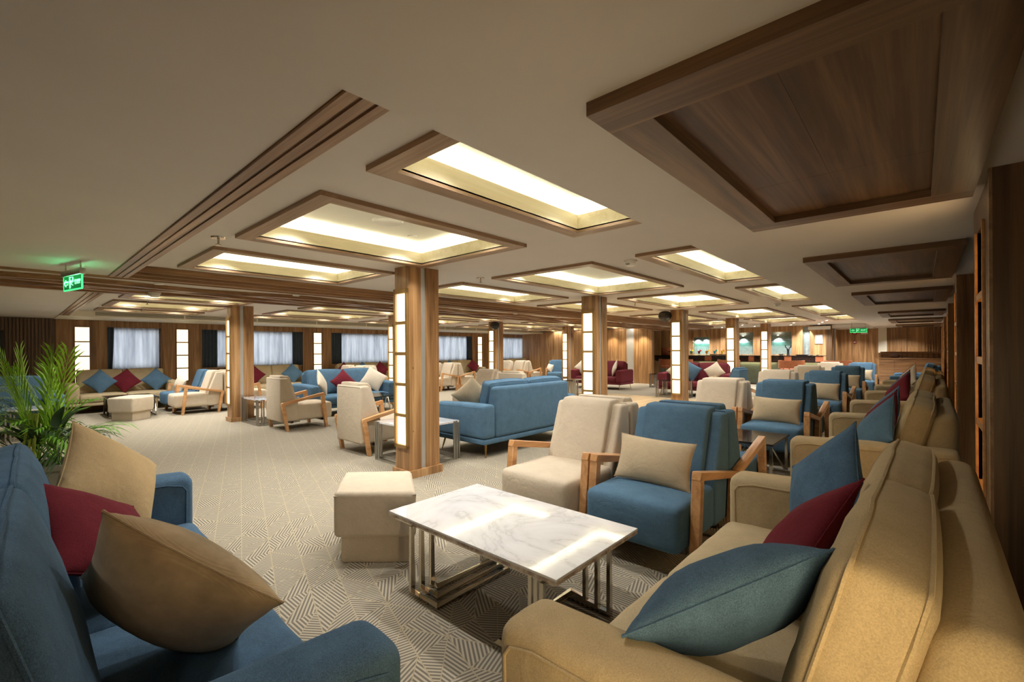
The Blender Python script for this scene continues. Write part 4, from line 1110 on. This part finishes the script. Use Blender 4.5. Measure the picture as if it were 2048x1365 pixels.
# sideboard at the end of the right row
t = thing('sideboard', 'long walnut sideboard across the far right end of the lounge', 'sideboard', (0, 22.6, 0))
obj('body', boxes('body', 'walnut_x', [(-1.2, .6, .03, .8, 0, 1.08)]), t)
obj('top', boxes('top', 'walnut_x', [(-1.25, .64, -.01, .85, 1.08, 1.12)]), t)
for k in range(4): obj('door', boxes('door', 'walnut_x', [(-1.19 + .447 * k + .004, -1.19 + .447 * (k + 1) - .004, .01, .03, .05, 1.06)]), t)
obj('back_rail', boxes('back_rail', 'walnut_x', [(-1.2, .6, .78, .82, 1.12, 1.36)]), t)
for k in range(12): obj('slat', boxes('slat', 'dark_z', [(-1.15 + .15 * k, -1.13 + .15 * k, .76, .78, 1.12, 1.3)]), t)
t = thing('leather_bag', 'brown leather bag lying on the far sideboard', 'bag', (-.75, 23.0, 1.12))
obj('body', softbox('body', 'brownbag', .3, .2, .17, .07, lambda p, u: (p.x * (1 - .25 * max(0, u[2])), p.y, p.z), 4, (0, 0, .085)), t)
obj('strap', tubes('strap', 'brownbag', [dict(pts=[(.12, 0, .12), (.2, 0, .06), (.24, 0, .01), (.1, -.1, .008)], r=.012, sides=6)]), t)

# fire call points
for z, lb in ((2.2, 'red fire alarm beacon high on the far walnut wall'), (1.8 - .02, 'small red fire call point lower on the far walnut wall')):
    t = thing('fire_alarm', lb, 'fire alarm', (-2.2, YF, z), 0)
    s = .09 if z > 2 else .06
    obj('base', boxes('base', 'red', [(-s, s, -.04, 0, -s, s)], .008, 2), t); obj('label_plate', boxes('label_plate', 'white', [(-s * .6, s * .6, -.046, -.04, -s * .4, s * .3)]), t)
o = obj('conduit', tubes('conduit', 'dark_z', [dict(pts=[(-2.2, YF - .012, 1.86), (-2.2, YF - .012, 2.1)], r=.01, sides=6)])); tag(o, 'thin conduit joining the two fire alarm points', 'conduit')
o = obj('small_sign', boxes('small_sign', 'paper', [(-1.98, -1.74, YF - .02, YF, 2.13, 2.24)])); tag(o, 'small pale notice under the far exit sign', 'sign')

# ================================================================== CEILING DEVICES
def text_mesh(body, size, mat, extrude=.002):
    cu = bpy.data.curves.new('lettering', 'FONT'); cu.body = body; cu.size = size; cu.extrude = extrude
    cu.align_x = 'CENTER'; cu.align_y = 'CENTER'
    o = bpy.data.objects.new('lettering', cu); COL.objects.link(o)
    dg = bpy.context.evaluated_depsgraph_get(); me = bpy.data.meshes.new_from_object(o.evaluated_get(dg))
    bpy.data.objects.remove(o); me.materials.clear(); me.materials.append(MAT[mat]); return me
def exit_sign(label, loc, rz, w, up_=0.0):
    t = thing('exit_sign', label, 'exit sign', loc, rz)
    h = w * .30
    for sx in (-.42, .42): obj('hanger', tubes('hanger', 'chrome', [dict(pts=[(w * sx, 0, up_), (w * sx, 0, -.07)], r=.006, sides=6)]), t)
    obj('housing', boxes('housing', 'brushed', [(-w / 2 - .015, w / 2 + .015, -.025, .025, -.13, -.07)], .006, 2), t)
    z0 = -.13 - h
    obj('panel', boxes('panel', 'green_dark', [(-w / 2, w / 2, -.004, .004, z0, -.13)]), t)
    obj('edge_glow', boxes('edge_glow', 'green_glow', [(-w / 2 - .006, -w / 2 + .004, -.006, .006, z0, -.13), (w / 2 - .004, w / 2 + .006, -.006, .006, z0, -.13), (-w / 2, w / 2, -.006, .006, z0 - .008, z0 + .004)]), t)
    zm = (z0 - .13) / 2
    # hollow arrow pointing left
    bm = bmesh.new(); ax = -w * .33
    pts = [(ax - .05, zm), (ax - .01, zm + .032), (ax - .01, zm + .015), (ax + .04, zm + .015), (ax + .04, zm - .015), (ax - .01, zm - .015), (ax - .01, zm - .032)]
    add_tube(bm, [(x, -.008, z) for x, z in pts], .0035, 5, True)
    obj('arrow', finish(bm, 'arrow', 'sign_white'), t)
    # running figure in a doorway
    cxm = -w * .05; hh = h * .42
    bm = bmesh.new()
    for p in ([(cxm - .035, zm - hh), (cxm - .035, zm + hh), (cxm + .04, zm + hh), (cxm + .04, zm + hh * .2)], [(cxm + .0, zm + hh * .45), (cxm - .005, zm - hh * .05), (cxm - .025, zm - hh * .4), (cxm - .02, zm - hh * .8)],
              [(cxm - .005, zm - hh * .05), (cxm + .02, zm - hh * .35), (cxm + .045, zm - hh * .5)], [(cxm - .03, zm + hh * .1), (cxm - .005, zm + hh * .35), (cxm + .03, zm + hh * .05)]):
        add_tube(bm, [(x, -.008, z) for x, z in p], .004, 5)
    o = obj('running_figure', finish(bm, 'running_figure', 'sign_white'), t)
    obj('lettering', text_mesh('EXIT', h * .5, 'sign_white'), t, (w * .3, -.007, zm), (radians(90), 0, 0))
    return t
exit_sign('green glowing exit sign with left arrow hanging from the ceiling at left', (-6.19, .42, Z_LO), radians(12.7), .44)
exit_sign('green glowing exit sign hanging at the far end of the room', (-1.75, 21.6, Z_LO), 0, .5, .12)
light('exit_sign_lamp', 'AREA', (-6.19, .42, Z_LO - .19), .8, (.2, 1, .45), (radians(180), 0, radians(12.7)), shape='RECTANGLE', size=.4, size_y=.04)

def sprinkler(x, y, z, lb):
    t = thing('sprinkler', lb, 'sprinkler', (x, y, z), 0, 'ceiling sprinklers')
    obj('flange', lathe('flange', 'chrome', [(0, -.012), (.055, -.012), (.06, 0), (0, 0)], 18), t)
    obj('head', lathe('head', 'chrome', [(0, -.07), (.024, -.07), (.024, -.064), (.008, -.06), (.01, -.012), (0, -.012)], 10), t)
for x, y, z, lb in ((-4.57, 1.23, Z_HI, 'nearest sprinkler head, beside the first large coffer'), (-4.52, 4.37, Z_HI, 'sprinkler head right of the nearest column'), (-4.51, 8.92, Z_HI, 'sprinkler head between the second and third columns'),
                    (-11.2, 1.8, Z_HI, 'sprinkler head before the first window, over the far row'), (-13.1, 2.0, Z_HI, 'sprinkler head closest to the first window')):
    sprinkler(x, y, z, lb)
def smoke(x, y, z, lb):
    t = thing('smoke_detector', lb, 'smoke detector', (x, y, z), 0, 'smoke detectors')
    obj('base', lathe('base', 'white', [(0, -.018), (.075, -.018), (.075, 0), (0, 0)], 20), t)
    obj('chamber', lathe('chamber', 'white', [(0, -.06), (.045, -.06), (.062, -.04), (.062, -.018), (0, -.018)], 20), t)
    obj('vent', boxes('vent', 'black', [(-.02, .02, -.064, -.058, -.05, -.043)]), t)
smoke(-2.44, 4.72, Z_HI, 'white smoke detector between the two nearest ceiling coffers'); smoke(-2.4, 11.6, Z_HI, 'white smoke detector farther down the ceiling'); smoke(-7.9, 1.35, 2.335, 'white smoke detector under the wavy beam')
t = thing('ceiling_speaker', 'round white speaker grille in the first large coffer', 'speaker', (-3.72, 2.39, ZC - .001)); obj('ring', lathe('ring', 'white', [(0, -.006), (.12, -.006), (.135, -.014), (.145, 0), (0, 0)], 30), t)
t = thing('ceiling_speaker', 'round speaker grille in the third large coffer', 'speaker', (-3.6, 9.4, ZC - .001)); obj('ring', lathe('ring', 'white', [(0, -.006), (.12, -.006), (.135, -.014), (.145, 0), (0, 0)], 30), t)
for x, y, lb in ((-10.88, 11.2, 'round black speaker on the third column of the far row'), (-4.86, 11.25, 'round black speaker on the third column of the near row')):
    t = thing('wall_speaker', lb, 'speaker', (x, y, 2.36)); me = lathe('shell', 'black', [(0, -.14), (.08, -.13), (.15, -.06), (.17, 0), (.15, .08), (.08, .12), (0, .13)], 18)
    obj('shell', me, t, None, (0, 0, 0)); obj('grille', boxes('grille', 'copper', [(-.08, .08, -.168, -.15, -.05, .05)], .01, 2), t)
for i in range(11):
    y = 1.25 + 1.68 * i
    t = thing('beam_downlight', 'recessed downlight %s along the dropped beam' % ['nearest', 'second', 'third', 'fourth', 'fifth', 'sixth', 'seventh', 'eighth', 'ninth', 'tenth', 'eleventh'][i], 'downlight', (-7.07, y, Z_LO - .034), 0, 'beam downlights')
    obj('bulb', DL, t); obj('ring', DLR, t); obj('housing', lathe('housing', 'white', [(0, .01), (.05, .01), (.05, .034), (0, .034)], 16), t); spot(-7.07, y, Z_LO - .06, 14)
for i, (x, y) in enumerate(((-1.2, 17.7), (-1.2, 19.6), (-1.2, 21.3), (-2.2, 24.6), (-.6, 24.6))):  # farthest pair is added to brighten the end wall
    t = thing('soffit_downlight', 'recessed downlight in the soffit near the far exit sign, %s' % ['nearest', 'second', 'third', 'farthest left, added for the end wall', 'farthest right, added for the end wall'][i], 'downlight', (x, y, Z_LO - .012), 0, 'soffit downlights')
    obj('bulb', DL, t); obj('ring', DLR, t); spot(x, y, Z_LO - .04, 80)
for i, (x, y) in enumerate(((-3.7, 20.6), (-2.8, 20.9), (-3.3, 19.7), (-2.5, 19.7), (-5.6, 20.8), (-7.6, 20.8), (-8.1, 22.3), (-6.9, 22.3), (-5.5, 22.3), (-4.1, 22.3), (-3.1, 22.3))):  # row along the back wall is added to brighten it
    t = thing('bar_downlight', 'recessed ceiling downlight over the bar, %s' % ['first', 'second', 'third', 'fourth', 'fifth', 'sixth', 'seventh', 'eighth', 'ninth', 'tenth', 'eleventh'][i], 'downlight', (x, y, Z_HI - .012), 0, 'bar ceiling downlights')
    obj('bulb', DL, t); obj('ring', DLR, t); spot(x, y, Z_HI - .04, 120, (.97, .98, 1))
for x in (-9.1, -9.75, -10.6): spot(x, 18.5, 2.36, 45, (1, .86, .66), 100)  # lamps without fixtures, added to brighten the screen wall

# ================================================================== PLANTS
def frond_mesh(length, width, n, droop, mat, seedv, thick=.006):
    rnd = random.Random(seedv); bm = bmesh.new(); pts = []
    for i in range(n + 1):
        t = i / n
        pts.append(Vector((length * .75 * (t ** 1.5) * droop, 0, length * (t - droop * .38 * t ** 3))))
    add_tube(bm, pts, thick, 5, r2=thick * .3)
    for i in range(3, n):
        for s in (-1, 1):
            p = pts[i]; t = i / n; l = width * (sin(pi * min(1, t * .8 + .15)) ** .6) * rnd.uniform(.8, 1.1)
            tan = (pts[i + 1] - pts[i - 1]).normalized()
            d = (tan * 2.8 + Vector((0, s * 1.0, 0)) + Vector((0, 0, rnd.uniform(-.15, .1)))).normalized()
            side = d.cross(Vector((0, s, .3))).normalized() * .011 if True else None
            side = tan.cross(d).cross(d).normalized() * .010
            q0 = p; q1 = p + d * l * .5 + Vector((0, 0, .01)); q2 = p + d * l + Vector((0, 0, -l * .22))
            a = bm.verts.new(q0); b = bm.verts.new(q1 + side); c = bm.verts.new(q2); e = bm.verts.new(q1 - side)
            bm.faces.new([a, b, c, e])
    return finish(bm, 'frond', mat)
def blade_mesh(length, wdt, mat, seedv, bend):
    bm = bmesh.new(); L_ = []; n = 10
    for i in range(n + 1):
        t = i / n; w = wdt * sin(pi * (.08 + .92 * t)) ** .7 if t < 1 else 0
        p = Vector((bend * length * t ** 2, 0, length * (t - .25 * abs(bend) * t ** 2)))
        L_.append((bm.verts.new(p + Vector((0, -w, 0))), bm.verts.new(p + Vector((-w * .3, 0, 0))), bm.verts.new(p + Vector((0, w, 0)))))
    for A, B in zip(L_, L_[1:]):
        bm.faces.new([A[0], A[1], B[1], B[0]]); bm.faces.new([A[1], A[2], B[2], B[1]])
    return finish(bm, 'blade', mat, True, 80)
pot = thing('potted_palm', 'bright green potted palm in a grey planter behind the foreground blue sofa', 'plant', (-6.1, .22, 0))
obj('planter_box', boxes('planter_box', 'planter', [(-.24, .24, -.24, .24, 0, .45)], .01, 1), pot)
obj('planter_rim', boxes('planter_rim', 'planter', [(-.26, .26, -.26, -.2, .43, .47), (-.26, .26, .2, .26, .43, .47), (-.26, -.2, -.2, .2, .43, .47), (.2, .26, -.2, .2, .43, .47)]), pot)
obj('soil', boxes('soil', 'soil', [(-.2, .2, -.2, .2, .4, .452)]), pot)
FM = [frond_mesh(1.0, .42, 13, .22, 'green_bright', 3), frond_mesh(.85, .40, 13, .9, 'green', 4), frond_mesh(.72, .38, 12, 1.25, 'green_dark_leaf', 5), frond_mesh(1.12, .42, 14, .08, 'green_bright', 6)]
rnd = random.Random(11)
for i in range(9):
    obj('frond', FM[0 if i % 2 else 3], pot, (rnd.uniform(-.08, .08), rnd.uniform(-.08, .08), .45), (rnd.uniform(-.18, .18), rnd.uniform(-.16, .2), rnd.uniform(0, 6.28)))
for i in range(24):
    a = i * 2.4 + rnd.uniform(-.3, .3)
    obj('frond', FM[1 if i % 3 else 2], pot, (rnd.uniform(-.1, .1), rnd.uniform(-.1, .1), .45), (0, rnd.uniform(.0, .45), a)).scale = (rnd.uniform(.7, 1.05),) * 3
for i in range(14):
    a = rnd.uniform(0, 6.28)
    obj('stem', tubes('stem', 'stem', [dict(pts=[(.12 * cos(a), .12 * sin(a), .45), (.15 * cos(a), .15 * sin(a), .6), (.1 * cos(a), .1 * sin(a), .95)], r=.008, sides=5)]), pot)
BL = blade_mesh(.26, .045, 'green_dark_leaf', 1, .5)
for i in range(16):
    a = rnd.uniform(0, 6.28); obj('leaf', BL, pot, (.12 * cos(a), .12 * sin(a), rnd.uniform(.55, .85)), (0, rnd.uniform(-.1, .7), a))
fern = thing('bushy_plant', 'grey-green bushy plant at the left edge behind the palm', 'plant', (-11.6, -.55, 0))
obj('planter_box', boxes('planter_box', 'planter', [(-.25, .25, -.25, .25, 0, .5)], .01, 1), fern)
obj('soil', boxes('soil', 'soil', [(-.2, .2, -.2, .2, .49, .51)]), fern)
FG = [frond_mesh(.9, .2, 22, .95, 'green_grey', 9), frond_mesh(.75, .18, 20, 1.2, 'green_dark_leaf', 10)]
for i in range(38):
    obj('frond', FG[i % 2], fern, (rnd.uniform(-.1, .1), rnd.uniform(-.1, .1), .5), (0, rnd.uniform(.0, .55), i * 2.4)).scale = (rnd.uniform(.8, 1.25),) * 3
